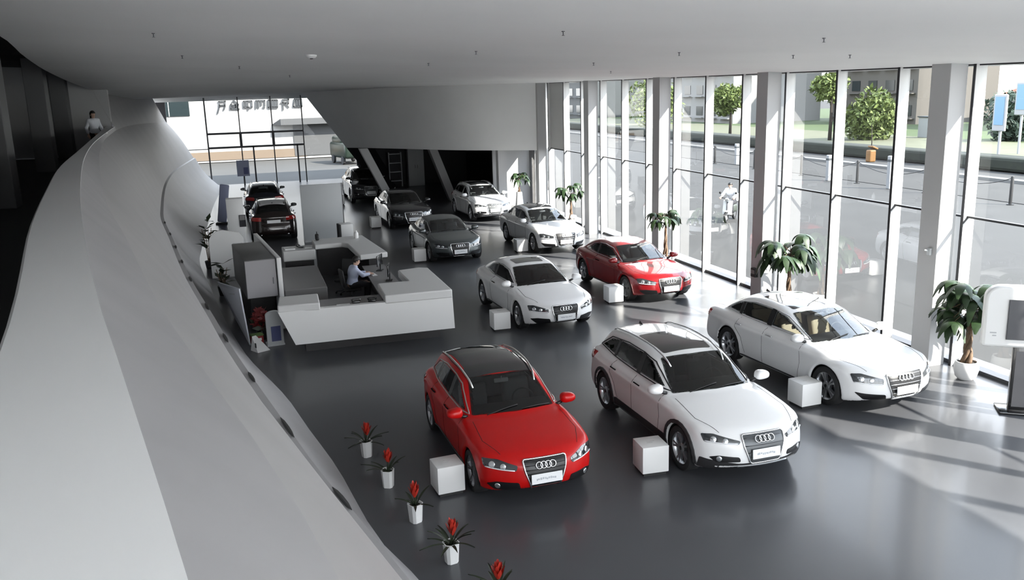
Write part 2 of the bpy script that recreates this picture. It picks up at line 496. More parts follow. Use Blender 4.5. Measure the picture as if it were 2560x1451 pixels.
def make_car(name, label, S, paint, loc, rz, rim='rim_silver', wheel_style=0, h=0.03, glass='car_glass', seats='seat_dark', detail=True, group=None):
    car = empty(name, loc, rz)
    tag(car, label, 'car', group)
    fo, wb, rw, belt, W = S['fo'], S['wb'], S['rw'], S['belt'], S['W']
    xr = -(wb + S['ro'])
    V, Q = body_mesh(S, h)
    sh = Shell(V, Q)
    cuts = []
    M = MATS
    def add(nm, VF, m, smooth=True, parent=car, sharp=0.9):
        return mesh_obj(nm, VF[0], VF[1], M[m] if isinstance(m, str) else m, parent, smooth, sharp)
    wn = S['ws']      # windscreen: base x, base half-width, base z, top x, top half-width, top z
    sl = math.atan2(wn[5] - wn[2], wn[0] - wn[3]); nws = (math.sin(sl), 0, math.cos(sl))
    ws = [(wn[0], 0, wn[2]), (wn[0] - .04, wn[1] * .5, wn[2]), (wn[0] - .14, wn[1], wn[2]), (wn[3] - .05, wn[4], wn[5]), (wn[3], 0, wn[5]), (wn[3] - .05, -wn[4], wn[5]), (wn[0] - .14, -wn[1], wn[2]), (wn[0] - .04, -wn[1] * .5, wn[2])]
    add('windshield', sh.panel(ws, nws, .004, .01, .08, .05, cuts), glass)
    rwn = S['rwin']   # rear window: top x, half-width, z, base x, half-width, z
    slr = math.atan2(rwn[2] - rwn[5], rwn[0] - rwn[3]); nr = (-math.sin(slr), 0, math.cos(slr))
    rp = [(rwn[0], rwn[1], rwn[2]), (rwn[0], -rwn[1], rwn[2]), (rwn[3], -rwn[4], rwn[5]), (rwn[3], rwn[4], rwn[5])]
    add('rear_window', sh.panel(rp, nr, .004, .01, .08, .06, cuts), glass)
    for sgn in (-1, 1):
        for poly in S['side']:
            pts = [(p[0], sgn * 0.75, p[1]) for p in poly]
            add('side_window', sh.panel(pts, (0, sgn, 0.25), .004, .01, .08, .035, cuts), glass)
        dlo = [(p[0], sgn * 0.75, p[1]) for p in S['dlo']]
        t = MB(); t.tube(sh.line([Vector(p) for p in dlo], (0, sgn, 0.25), .004, True), S.get('trimr', .011), 6, closed=True)
        t.build('window_trim', M[S.get('trim', 'dark_plastic')], car, True)
        for poly in S.get('pillar', []):
            pts = [(p[0], sgn * 0.75, p[1]) for p in poly]
            add('door_pillar', sh.panel(pts, (0, sgn, 0.25), .005, .012, .06, 0.0), 'dark_plastic')
    # body with the window openings cut out
    cen = V[Q].mean(1)
    nrm = np.cross(V[Q[:, 2]] - V[Q[:, 0]], V[Q[:, 3]] - V[Q[:, 1]]); nrm /= np.maximum(np.linalg.norm(nrm, axis=1), 1e-12)[:, None]
    kill = np.zeros(len(Q), bool); rimf = np.zeros(len(Q), bool)
    for (P, n, a, b) in cuts:
        c = Vector((sum(p[0] for p in P) / len(P), sum(p[1] for p in P) / len(P)))
        P2 = [tuple(c + (Vector(p) - c) * max(0.3, 1 - 0.050 / max((Vector(p) - c).length, .05))) for p in P]
        P3 = [tuple(c + (Vector(p) - c) * max(0.3, 1 - 0.020 / max((Vector(p) - c).length, .05))) for p in P]
        # two-sided shrink keeps a rim of body under the pane
        x = cen @ np.array(a); y = cen @ np.array(b)
        face = (nrm @ np.array(n) > 0.25) & (cen[:, 2] > belt - 0.12)
        kill |= in_poly(P2, x, y) & face
        rimf |= in_poly(P3, x, y) & face
    for wx in (0, -wb):
        dd = np.sqrt((cen[:, 0] - wx) ** 2 + (cen[:, 2] - rw) ** 2)
        rimf |= (dd < rw + 0.075) & ((np.abs(nrm[:, 1]) < 0.55) | (np.abs(cen[:, 1]) < 0.6)) & (np.abs(cen[:, 1]) < W - 0.02)
    rimf |= (nrm[:, 2] < -0.8) & (cen[:, 2] < 0.36)
    Qk = Q[~kill]
    used = np.unique(Qk); mp = -np.ones(len(V), int); mp[used] = np.arange(len(used))
    # seams of doors and bonnet, drawn as fine grooves in the body itself
    sm = MB()
    for sgn in (-1, 1):
        for ln in S.get('seam', []):
            sm.tube(sh.line([(p[0], sgn * W, p[1]) for p in ln], (0, sgn, 0.1), -.001, step=.04), .0045, 5)
    hb = [(wn[0] + .02, wn[1] + .04, wn[2]), (.2, W * .83, .9), (fo - .28, W * .66, .75)]
    for sgn in (-1, 1):
        sm.tube(sh.line([(p[0], sgn * p[1], p[2]) for p in hb], (.15, sgn * .12, 1), -.001, step=.04), .0045, 5)
    if S.get('decklid'):
        dl = S['decklid']
        sm.tube(sh.line([(dl[0], dl[1], 1), (xr + .25, dl[1], 1), ], (0, .1, 1), -.001, step=.04), .0045, 5)
        sm.tube(sh.line([(dl[0], -dl[1], 1), (xr + .25, -dl[1], 1), ], (0, -.1, 1), -.001, step=.04), .0045, 5)
    nV = len(used)
    allV = list(V[used]) + [tuple(v) for v in sm.V]
    allF = [list(q) for q in mp[Qk]] + [[i + nV for i in f_] for f_ in sm.F]
    body = mesh_obj('body', allV, allF, [M[paint], M['gap_black']], car, True)
    body.data.polygons.foreach_set('material_index', list(rimf[~kill].astype(int)) + [1] * len(sm.F))
    # front end
    def fr(P): return [(fo, p[0], p[1]) for p in P]
    G = S['grille']   # top half-width, mid half-width, bottom half-width, z top, z mid, z bottom
    gp = [(G[0], G[3]), (G[1], G[4]), (G[2], G[5]), (-G[2], G[5]), (-G[1], G[4]), (-G[0], G[3])]
    nfr = (1, 0, 0.10)
    gr = add('grille', sh.panel(fr(gp), nfr, .008, .02, .05, .035), S.get('grille_m', 'grille_black'))
    t = MB(); t.tube(sh.line(fr(round_poly(gp, .04)), nfr, .010, True, .03), .013, 8, closed=True)
    fm = t.build('grille_frame', M['chrome'], gr, True)
    t = MB(); nbar = S.get('bars', 7)
    for i in range(nbar):
        z = G[5] + (G[3] - G[5]) * (i + .5) / nbar
        hwid = np.interp(z, [G[5], G[4], G[3]], [G[2], G[1], G[0]]) - .02
        t.tube(sh.line(fr([(-hwid, z), (hwid, z)]), nfr, .013, step=.06), .0065, 5)
    t.build('grille_bar', M[S.get('bar_m', 'dark_plastic')], gr, True)
    # four linked rings
    zc = S['ring_z']; loc_, nor = sh.hit((fo, 0, zc), Vector(nfr).normalized())
    n_, a_, b_ = sh.frame(nor)
    t = MB(); R0 = S.get('ring_r', .044)
    for k in range(4):
        c = loc_ + n_ * .022 + a_ * ((k - 1.5) * R0 * 1.42)
        t.tube([c + (a_ * math.cos(q) + b_ * math.sin(q)) * R0 for q in [2 * PI * i / 20 for i in range(20)]], .008, 6, closed=True)
    t.build('emblem', M['chrome'], gr, True)
    # number plate with a pale frame and an unreadable grey scrawl
    zp = S['plate_z']
    loc_, nor = sh.hit((fo, 0, zp), Vector(nfr).normalized()); n_, a_, b_ = sh.frame((nor + Vector((.6, 0, 0))).normalized())
    mt = Matrix((a_, b_, n_)).transposed().to_4x4(); mt.translation = loc_ + n_ * .030
    t = MB(); V_, F_ = _bev_cube(.46, .145, .016, .006, 2); t.add(V_, F_, mt)
    pl = t.build('license_plate', M['plate_white'], car)
    t = MB()
    rnd = random.Random(len(label))
    x = -.15
    while x < .14:
        w_ = rnd.uniform(.012, .03); t.add(*_bev_cube(w_, rnd.uniform(.02, .035), .002, 0, 1), mt @ Matrix.Translation((x, rnd.uniform(-.008, .008), .009))); x += w_ + .008
    t.build('plate_scrawl', M['scrawl_grey'], pl)
    for sgn in (-1, 1):
        # headlights wrap round the corner: look at them diagonally
        nd = Vector((1, sgn * .75, .15))
        hp = [(p[0], sgn * p[1], p[2]) for p in S['head']]
        hl = add('headlight', sh.panel(hp, nd, .006, .014, .035, .03), 'lamp_lens')
        ctr = sum((Vector(p) for p in hp), Vector()) / len(hp)
        for (u, r_) in ((0.30, .048), (0.62, .042)):
            p = Vector(hp[0]).lerp(Vector(hp[3]), u) * .5 + Vector(hp[1]).lerp(Vector(hp[2]), u) * .5 if len(hp) >= 4 else ctr
            l0, n0 = sh.hit(p, nd.normalized()); q0, qa, qb = sh.frame(n0)
            m4 = Matrix((qa, qb, q0)).transposed().to_4x4(); m4.translation = l0 + q0 * .004
            lm = MB(); lm.lathe([(r_, 0), (r_, .005), (r_ * .8, .009), (0.0005, .011)], 16, cap=False)
            li = MB(); li.add(lm.V, lm.F, m4); li.build('lamp_bulb', M['lamp_chrome'], hl, True)
        st = MB()
        lowe = S['head_led']
        st.tube(sh.line([(p[0], sgn * p[1], p[2]) for p in lowe], nd, .008, step=.04), .009, 6)
        st.build('light_strip', M['lamp_white'], hl, True)
        ip = [(p[0], sgn * p[1], p[2]) for p in S['intake']]
        ia = add('air_intake', sh.panel(ip, (1, sgn * .45, 0), .009, .016, .03, .03), 'grille_black')
        if S.get('fog', True):
            c0 = sum((Vector(p) for p in ip), Vector()) / len(ip)
            l0, n0 = sh.hit(c0 + Vector((0, sgn * S.get('fogdy', .08), 0)), Vector((1, sgn * .45, 0)).normalized()); q0, qa, qb = sh.frame(n0)
            m4 = Matrix((qa, qb, q0)).transposed().to_4x4(); m4.translation = l0 + q0 * .006
            lm = MB(); lm.lathe([(.042, 0), (.042, .008), (.032, .012), (0.0005, .010)], 16, cap=False)
            f_ = MB(); f_.add(lm.V, lm.F, m4); f_.build('fog_lamp', M['lamp_chrome'], ia, True)
        tp = [(p[0], sgn * p[1], p[2]) for p in S['tail']]
        add('tail_light', sh.panel(tp, (-1, sgn * .6, .1), .007, .014, .035, .03), 'tail_red')
        # mirrors
        mx, my, mz = S['mirror']
        mb = MB()
        bm = bmesh.new(); bmesh.ops.create_uvsphere(bm, u_segments=16, v_segments=10, radius=1)
        vv = []
        for v in bm.verts:
            x_, y_, z_ = v.co
            z_ = z_ * (1.0 if z_ > 0 else .85)
            x_, y_, z_ = [math.copysign(abs(q_) ** .72, q_) for q_ in (x_, y_, z_)]
            x_ = x_ if x_ > -.35 else -.35
            vv.append(Vector((x_ * .10, y_ * .125, z_ * .078 * (1 - .18 * sgn * y_))))
        bm.verts.index_update()
        ff = [[v.index for v in f_.verts] for f_ in bm.faces]; bm.free()
        mb.add(vv, ff, Matrix.Translation((mx, sgn * my, mz)))
        wm = mb.build('wing_mirror', M[S.get('mirror_m', paint)], car, True, .7)
        g2 = MB(); g2.lathe([(0.0005, 0), (1, 0)], 16, cap=False)
        m4 = Matrix.Translation((mx - .037, sgn * my, mz)) @ Matrix.Rotation(-PI / 2, 4, 'Y') @ Matrix.Diagonal((.058, .10, 1, 1))
        g3 = MB(); g3.add(g2.V, g2.F, m4); g3.build('mirror_glass', M['mirror_glass'], wm)
        ar = MB(); ar.tube([(mx - .01, sgn * (my - .08), mz - .05), (mx + .0, sgn * (my - .20), mz - .09)], [.022, .03], 8); ar.build('mirror_arm', M['dark_plastic'], wm, True)
        # door handles
        for hx in S.get('handle', []):
            l0, n0 = sh.hit((hx, sgn * W, belt - .12), Vector((0, sgn, .05)).normalized())
            hd = MB(); hd.tube([l0 + Vector((-.10, 0, 0)) + n0 * .004, l0 + Vector((-.07, 0, 0)) + n0 * .03, l0 + Vector((.07, 0, 0)) + n0 * .03, l0 + Vector((.10, 0, 0)) + n0 * .004], .011, 6)
            hd.build('door_handle', M[S.get('handle_m', paint)], car, True)
        # wheels
        for wx in (0, -wb):
            make_wheel(rw, wheel_style, M[rim], car, (wx, sgn * (W - .125), rw), sgn)
        if S.get('cladding'):
            for wx in (0, -wb):
                arc = []
                for i in range(15):
                    q = PI * (-.06 + 1.12 * i / 14); arc.append((wx + math.cos(q) * (rw + .10), sgn * W, rw + math.sin(q) * (rw + .10)))
                for i in range(15):
                    q = PI * (1.06 - 1.12 * i / 14); arc.append((wx + math.cos(q) * (rw + .050), sgn * W, rw + math.sin(q) * (rw + .050)))
                add('arch_cladding', sh.panel(arc, (0, sgn, 0), .020, .032, .03, 0), 'cladding_grey')
            sp = [(-rw - .12, sgn * W, .40), (-rw - .08, sgn * W, .26), (-wb + rw + .08, sgn * W, .26), (-wb + rw + .12, sgn * W, .40)]
            add('sill_cladding', sh.panel(sp, (0, sgn, -.1), .008, .014, .06, .02), 'cladding_grey')
        if S.get('rails'):
            x0, x1, yy = S['rails']
            pts = sh.line([(x0, sgn * yy, 1.6), (x1, sgn * yy, 1.6)], (0, sgn * .25, 1), .035, step=.08)
            pts[0] = sh.line([(x0 + .06, sgn * yy, 1.6), (x0, sgn * yy, 1.6)], (0, sgn * .25, 1), .0)[0]
            e_ = sh.line([(x1 - .06, sgn * yy, 1.6), (x1, sgn * yy, 1.6)], (0, sgn * .25, 1), .0)[0]; pts[-1] = e_
            rl = MB(); rl.tube(pts, .015, 8); rl.build('roof_rail', M[S.get('rail_m', 'chrome')], car, True)
        if S.get('sill', True):
            ss = MB(); ss.tube(sh.line([(-rw - .06, sgn * W, .25), (-wb + rw + .06, sgn * W, .25)], (0, sgn, -.1), .002), .016, 6); ss.build('sill_strip', M['dark_plastic'], car, True)
    # lip under the bumper
    lp = S['lip']
    add('bumper_lip', sh.panel(fr(lp), (1, 0, 0), .006, .02, .06, .02), S.get('lip_m', 'dark_plastic'))
    if S.get('skid'):
        add('skid_plate', sh.panel(fr(S['skid']), (1, 0, 0), .016, .03, .06, .02), 'rim_silver')
    rpl = [(xr, .26, S['rplate'] + .06), (xr, .26, S['rplate'] - .06), (xr, -.26, S['rplate'] - .06), (xr, -.26, S['rplate'] + .06)]
    add('rear_plate', sh.panel(rpl, (-1, 0, .1), .014, .018, .05, .01), 'plate_white')
    if S.get('roof'):
        kind, pts = S['roof']
        P = [(p[0], p[1], 1.5) for p in pts] + [(p[0], -p[1], 1.5) for p in pts[::-1]]
        add('roof_panel' if kind == 'panel' else 'sunroof', sh.panel(P, (0, 0, 1), .004, .01, .10, .05), S.get('roof_m', 'roof_glass'))
    # antenna fin
    if S.get('fin'):
        l0, n0 = sh.hit((S['fin'], 0, 1.6), Vector((0, 0, 1)))
        t = MB(); t.add([l0 + Vector(v) for v in ((.10, 0, 0), (-.06, .022, 0), (-.06, -.022, 0), (-.05, 0, .055), (-.07, 0, .055))], [[0, 3, 1], [0, 2, 3], [1, 3, 4], [2, 4, 3], [1, 4, 2]])
        t.build('antenna', M['dark_plastic'], car, True)
    # cabin
    fl = MB(); fl.box(((wn[0] + xr) * .5 + .35, 0, .42), (abs(xr) - 1.25, 2 * S['gw'] - .12, .06)); fl.build('cabin_floor', M['cabin_dark'], car)
    db = MB(); db.box((wn[0] - .38, 0, belt - .14), (.42, 2 * S['gw'] - .16, .26), (0, .12, 0), .07, 3); db.build('dashboard', M['cabin_dark'], car, True)
    sw = MB(); sc = Vector((wn[0] - .72, .36, belt - .08)); ca = math.radians(25)
    ring = [sc + Vector((math.sin(ca) * math.sin(q) * -.18, math.cos(q) * .18, math.cos(ca) * math.sin(q) * .18)) for q in [2 * PI * i / 20 for i in range(20)]]
    sw.tube(ring, .014, 6, closed=True); sw.tube([sc, sc + Vector((.28, 0, -.12))], .03, 6); sw.tube([ring[0], sc, ring[10]], .012, 5)
    sw.build('steering_wheel', M['cabin_dark'], car, True)
    hz = S['H'] - 1.42
    def seat(x, y, nm='seat', wdt=.50):
        q = MB(); z0 = .50 + hz * .6
        q.box((x + .10, y, z0), (.52, wdt, .17), (0, -.08, 0), .06, 3)
        q.box((x - .22, y, z0 + .33), (.16, wdt - .04, .58), (0, -.28, 0), .06, 3)
        if nm == 'seat':
            q.box((x - .345, y, z0 + .68), (.10, .26, .17), (0, -.2, 0), .04, 3)
        else:
            for yy in (-.38, .38): q.box((x - .345, y + yy, z0 + .66), (.10, .26, .14), (0, -.2, 0), .04, 3)
        o = q.build(nm, M[seats], car, True)
    seat(S['seatx'], .36); seat(S['seatx'], -.36); seat(S['seatx'] - .86, 0, 'rear_bench', 1.2)
    im = MB(); l0, n0 = sh.hit((wn[3] + .06, 0, wn[5]), Vector(nws)); im.box(l0 - n0 * .09, (.03, .24, .07), (0, -.2, 0), .02, 2); im.tube([l0 - n0 * .01, l0 - n0 * .08], .008, 5)
    im.build('rear_view_mirror', M['plate_white'] if S.get('paper_mirror') else M['steel_dark'], car, True)
    # wipers lie at the foot of the windscreen
    wp = MB()
    for (y0, y1) in ((.10, .58), (-.45, .05)):
        wp.tube(sh.line([(wn[0] - .03, y0, wn[2]), (wn[0] - .12, y1, wn[2] + .03)], nws, .018, step=.1), .008, 5)
    wp.build('wiper', M['dark_plastic'], car, True)
    if S.get('exhaust', True):
        for sgn in (-1, 1):
            l0, n0 = sh.hit((xr, sgn * .52, .30), Vector((-1, 0, 0)))
            ex = MB(); ex.tube([l0 + Vector((.06, 0, 0)), l0 + Vector((-.025, 0, 0))], .035, 10)
            ex.build('exhaust_tip', M['chrome'], car, True)
    return car
# ------------------------------------------------------------------ body styles (metres; x forward from the front axle, z up)
def spec(**k): return k
HATCH = spec(W=.875, fo=.86, wb=2.578, ro=.80, H=1.42, rw=.318, belt=.96, xm=-1.75, gw=.76, tum=.40, flare=.018, cf=.34, cr=.20,
    T=[(-3.5, .98), (-2.8, 1.0), (-1.5, .97), (-.45, .955), (0, .90), (.45, .83), (.80, .74), (1.0, .66)],
    R=[(.25, .60), (-.05, .80), (-.38, .97), (-.75, 1.165), (-1.15, 1.34), (-1.6, 1.415), (-2.1, 1.425), (-2.6, 1.38), (-2.9, 1.32), (-3.12, 1.10), (-3.30, .90), (-3.5, .6)],
    rr=[.16, .05, .0, .02, .04, .05, .12],
    ws=(-.40, .66, .965, -1.16, .52, 1.345), rwin=(-2.93, .50, 1.31, -3.14, .60, 1.06),
    side=[[(-.72, 1.0), (-1.22, 1.27), (-1.46, 1.31), (-1.46, .99)], [(-1.56, .99), (-1.56, 1.315), (-2.05, 1.32), (-2.38, 1.29), (-2.38, 1.01)], [(-2.45, 1.015), (-2.45, 1.28), (-2.62, 1.24), (-2.82, 1.06)]],
    dlo=[(-.60, .975), (-1.18, 1.29), (-1.55, 1.34), (-2.1, 1.345), (-2.62, 1.27), (-2.90, 1.04), (-2.4, .985), (-1.5, .965)],
    trim='rail_silver', pillar=[[(-1.44, .975), (-1.44, 1.325), (-1.58, 1.33), (-1.58, .97)], [(-2.37, 1.0), (-2.37, 1.30), (-2.46, 1.29), (-2.46, 1.0)]],
    seam=[[(-.62, .96), (-.58, .6), (-.66, .28)], [(-1.52, .96), (-1.52, .28)], [(-2.3, .97), (-2.33, .75), (-2.16, .60), (-2.05, .3)]],
    grille=(.32, .30, .19, .715, .56, .25), ring_z=.625, ring_r=.047, plate_z=.445, bars=8, bar_m='grille_black',
    head=[(.42, .80, .705), (.50, .80, .60), (.80, .42, .565), (.80, .40, .64), (.62, .64, .715)], head_led=[(.52, .78, .60), (.68, .6, .585), (.79, .44, .575)],
    intake=[(.80, .38, .40), (.80, .36, .29), (.66, .70, .28), (.56, .79, .36), (.68, .68, .41)], fogdy=.09,
    tail=[(-3.25, .78, .88), (-3.0, .86, .90), (-3.0, .86, .74), (-3.35, .46, .70), (-3.33, .44, .84)],
    mirror=(-.60, .915, 1.005), handle=[-1.35, -2.2], rplate=.72, lip=[(-.62, .235), (-.62, .20), (.62, .20), (.62, .235)],
    rails=(-1.05, -2.75, .60), rail_m='rail_silver', roof=('panel', [(-1.20, .54), (-2.0, .575), (-2.86, .52)]), seatx=-1.30, paper_mirror=True)
WAGON = spec(W=.92, fo=.90, wb=2.805, ro=.98, H=1.49, rw=.348, belt=1.01, xm=-1.9, gw=.79, tum=.40, flare=.022, cf=.36, cr=.20,
    T=[(-3.9, 1.03), (-3.0, 1.05), (-1.6, 1.02), (-.5, 1.0), (0, .945), (.45, .88), (.85, .78), (1.05, .70)],
    R=[(.25, .62), (-.1, .83), (-.46, 1.01), (-.85, 1.20), (-1.25, 1.375), (-1.75, 1.46), (-2.3, 1.475), (-2.9, 1.44), (-3.3, 1.38), (-3.55, 1.16), (-3.72, .95), (-3.9, .6)],
    ws=(-.48, .70, 1.01, -1.27, .55, 1.385), rwin=(-3.33, .52, 1.36, -3.56, .62, 1.12),
    side=[[(-.82, 1.05), (-1.36, 1.32), (-1.62, 1.36), (-1.62, 1.04)], [(-1.72, 1.04), (-1.72, 1.365), (-2.2, 1.37), (-2.62, 1.34), (-2.62, 1.055)], [(-2.69, 1.06), (-2.69, 1.335), (-3.0, 1.29), (-3.3, 1.10)]],
    dlo=[(-.68, 1.02), (-1.30, 1.335), (-1.7, 1.385), (-2.3, 1.39), (-3.02, 1.315), (-3.38, 1.085), (-2.7, 1.035), (-1.6, 1.015)],
    pillar=[[(-1.60, 1.02), (-1.60, 1.37), (-1.74, 1.38), (-1.74, 1.02)], [(-2.61, 1.04), (-2.61, 1.35), (-2.70, 1.345), (-2.70, 1.04)]],
    seam=[[(-.70, 1.0), (-.66, .62), (-.74, .3)], [(-1.67, 1.0), (-1.67, .3)], [(-2.5, 1.02), (-2.55, .80), (-2.36, .64), (-2.22, .34)]],
    grille=(.34, .33, .24, .775, .62, .36), ring_z=.70, ring_r=.050, plate_z=.50, bars=4, grille_m='grille_grey', bar_m='grille_grey',
    head=[(.46, .82, .76), (.56, .82, .66), (.86, .42, .645), (.86, .40, .695), (.60, .70, .775)], head_led=[(.55, .80, .67), (.74, .6, .658), (.85, .44, .658)],
    intake=[(.86, .40, .46), (.86, .38, .39), (.70, .70, .38), (.62, .77, .45), (.72, .66, .48)], fogdy=.09,
    tail=[(-3.55, .86, .96), (-3.35, .90, .98), (-3.35, .90, .82), (-3.75, .52, .80), (-3.72, .50, .94)],
    mirror=(-.70, .965, 1.065), handle=[-1.5, -2.42], rplate=.78, lip=[(-.86, .42), (-.86, .24), (.86, .24), (.86, .42), (.40, .36), (-.40, .36)], lip_m='cladding_grey', skid=[(-.42, .315), (-.34, .25), (.34, .25), (.42, .315)],
    cladding=True, rails=(-1.15, -3.15, .565), roof=('sun', [(-1.42, .44), (-1.9, .46), (-2.35, .45)]), seatx=-1.42, fin=-3.15)
LIMO = spec(W=.97, fo=.94, wb=2.992, ro=1.16, H=1.46, rw=.358, belt=.99, xm=-2.0, gw=.81, tum=.42, flare=.015, cf=.40, cr=.18, gtaper=.12,
    kr=.22, T=[(-4.2, .97), (-3.95, 1.02), (-3.4, 1.04), (-2.4, 1.02), (-1.2, 1.0), (-.5, .985), (0, .94), (.45, .885), (.90, .79), (1.1, .70)],
    R=[(.3, .62), (-.1, .81), (-.48, .985), (-.9, 1.165), (-1.4, 1.36), (-1.85, 1.435), (-2.4, 1.45), (-2.9, 1.40), (-3.3, 1.255), (-3.65, 1.06), (-3.95, .85)],
    ws=(-.50, .72, .99, -1.40, .56, 1.36), rwin=(-2.98, .54, 1.38, -3.50, .62, 1.13),
    side=[[(-.86, 1.03), (-1.46, 1.29), (-1.80, 1.34), (-1.80, 1.03)], [(-1.90, 1.03), (-1.90, 1.345), (-2.5, 1.345), (-2.80, 1.30), (-2.80, 1.04)], [(-2.87, 1.045), (-2.87, 1.285), (-3.08, 1.22), (-3.28, 1.075)]],
    dlo=[(-.72, 1.0), (-1.42, 1.305), (-1.85, 1.36), (-2.45, 1.365), (-3.0, 1.275), (-3.36, 1.06), (-2.8, 1.015), (-1.8, 1.0)], trim='chrome',
    pillar=[[(-1.78, 1.0), (-1.78, 1.35), (-1.92, 1.355), (-1.92, 1.0)], [(-2.79, 1.02), (-2.79, 1.32), (-2.88, 1.31), (-2.88, 1.02)]],
    seam=[[(-.74, .98), (-.70, .6), (-.78, .28)], [(-1.85, .99), (-1.85, .28)], [(-2.72, 1.0), (-2.76, .8), (-2.54, .62), (-2.42, .32)]], decklid=(-3.62, .60),
    grille=(.38, .36, .27, .745, .58, .30), ring_z=.665, ring_r=.050, plate_z=.45, bars=6, bar_m='chrome',
    head=[(.50, .86, .735), (.60, .86, .60), (.88, .46, .565), (.88, .45, .665), (.62, .74, .75)], head_led=[(.60, .84, .60), (.76, .66, .582), (.88, .48, .578)],
    intake=[(.88, .40, .39), (.88, .38, .29), (.74, .74, .30), (.62, .85, .43), (.72, .72, .41)], fog=False,
    tail=[(-3.95, .84, .93), (-3.75, .90, .95), (-3.75, .90, .80), (-4.15, .50, .76), (-4.13, .48, .89)],
    mirror=(-.76, 1.0, 1.055), handle=[-1.65, -2.65], handle_m='chrome', rplate=.66, lip=[(-.68, .225), (-.68, .20), (.68, .20), (.68, .225)], roof=('sun', [(-1.56, .46), (-2.0, .47), (-2.5, .46)]), seatx=-1.55, fin=-2.95)
COUPE = spec(W=.925, fo=.90, wb=2.751, ro=.94, H=1.37, rw=.338, belt=.94, xm=-1.8, gw=.775, tum=.42, flare=.024, cf=.38, cr=.24, gtaper=.16,
    T=[(-3.75, .93), (-3.5, .97), (-2.9, .985), (-1.5, .95), (-.45, .935), (0, .89), (.45, .835), (.85, .745), (1.05, .66)],
    R=[(.3, .60), (-.1, .78), (-.40, .935), (-.82, 1.125), (-1.28, 1.295), (-1.65, 1.35), (-2.1, 1.365), (-2.55, 1.32), (-3.0, 1.19), (-3.38, 1.02), (-3.6, .87)],
    ws=(-.44, .69, .945, -1.26, .53, 1.29), rwin=(-2.62, .50, 1.31, -3.22, .58, 1.085),
    side=[[(-.74, .98), (-1.30, 1.235), (-1.75, 1.28), (-1.98, 1.27), (-1.98, .975)], [(-2.06, .98), (-2.06, 1.265), (-2.40, 1.215), (-2.76, 1.03)]],
    dlo=[(-.62, .95), (-1.26, 1.25), (-1.72, 1.30), (-2.12, 1.285), (-2.46, 1.215), (-2.86, 1.01), (-2.3, .965), (-1.4, .95)], trim='chrome',
    pillar=[[(-1.97, .96), (-1.97, 1.28), (-2.07, 1.275), (-2.07, .96)]],
    seam=[[(-.66, .93), (-.62, .55), (-.70, .28)], [(-1.98, .95), (-2.02, .7), (-1.96, .28)]], decklid=(-3.35, .58),
    grille=(.33, .32, .24, .69, .54, .27), ring_z=.61, ring_r=.048, plate_z=.415, bars=7,
    head=[(.48, .82, .69), (.58, .82, .57), (.86, .44, .535), (.86, .43, .62), (.60, .70, .70)], head_led=[(.58, .80, .575), (.74, .62, .555), (.86, .46, .552)],
    intake=[(.86, .40, .39), (.86, .38, .28), (.72, .70, .28), (.60, .81, .39), (.72, .66, .41)], fog=False,
    tail=[(-3.5, .82, .86), (-3.35, .88, .88), (-3.35, .88, .73), (-3.7, .46, .72), (-3.68, .45, .85)],
    mirror=(-.64, .96, 1.0), handle=[-1.78], rplate=.60, lip=[(-.66, .215), (-.66, .19), (.66, .19), (.66, .215)], roof=('sun', [(-1.46, .38), (-1.65, .39), (-1.92, .39)]), seatx=-1.45)
def variant(B, **k):
    d = dict(B); d.update(k); return d
def scaled(B, kx, kz, **k):
    """The same body style stretched in length and height."""
    d = dict(B)
    s2 = lambda L: [(a * kx, b * kz) for a, b in L]
    d['T'] = s2(B['T']); d['R'] = s2(B['R']); d['dlo'] = s2(B['dlo'])
    for q in ('side', 'pillar', 'seam'): d[q] = [s2(p) for p in B[q]]
    for q in ('fo', 'wb', 'ro', 'xm', 'seatx'): d[q] = B[q] * kx
    for q in ('H', 'belt'): d[q] = B[q] * kz
    for q in ('ws', 'rwin'): b = B[q]; d[q] = (b[0] * kx, b[1], b[2] * kz, b[3] * kx, b[4], b[5] * kz)
    g = B['grille']; d['grille'] = (g[0], g[1], g[2], g[3] * kz, g[4] * kz, g[5] * kz)
    for q in ('ring_z', 'plate_z', 'rplate'): d[q] = B[q] * kz
    for q in ('head', 'head_led', 'intake', 'tail'): d[q] = [(a * kx, b, c * kz) for a, b, c in B[q]]
    m = B['mirror']; d['mirror'] = (m[0] * kx, m[1], m[2] * kz); d['handle'] = [x * kx for x in B['handle']]
    if B.get('fin'): d['fin'] = B['fin'] * kx
    if B.get('rails'): r = B['rails']; d['rails'] = (r[0] * kx, r[1] * kx, r[2])
    if B.get('roof'): d['roof'] = (B['roof'][0], s2([(x, 1) for x, y in B['roof'][1]])); d['roof'] = (B['roof'][0], [(x * kx, y) for x, y in B['roof'][1]])
    if B.get('decklid'): d['decklid'] = (B['decklid'][0] * kx, B['decklid'][1])
    d.update(k); return d
SALOON = scaled(LIMO, .955, .995, W=.935, gw=.78, rw=.342)
SPORT = scaled(COUPE, .905, .985, W=.915, rw=.335)
SUV = scaled(WAGON, .985, 1.09, W=.94, rw=.372, cladding=None, skid=None, gw=.80)
BIGSUV = scaled(WAGON, 1.075, 1.165, W=.985, rw=.395, cladding=None, skid=None, gw=.84)
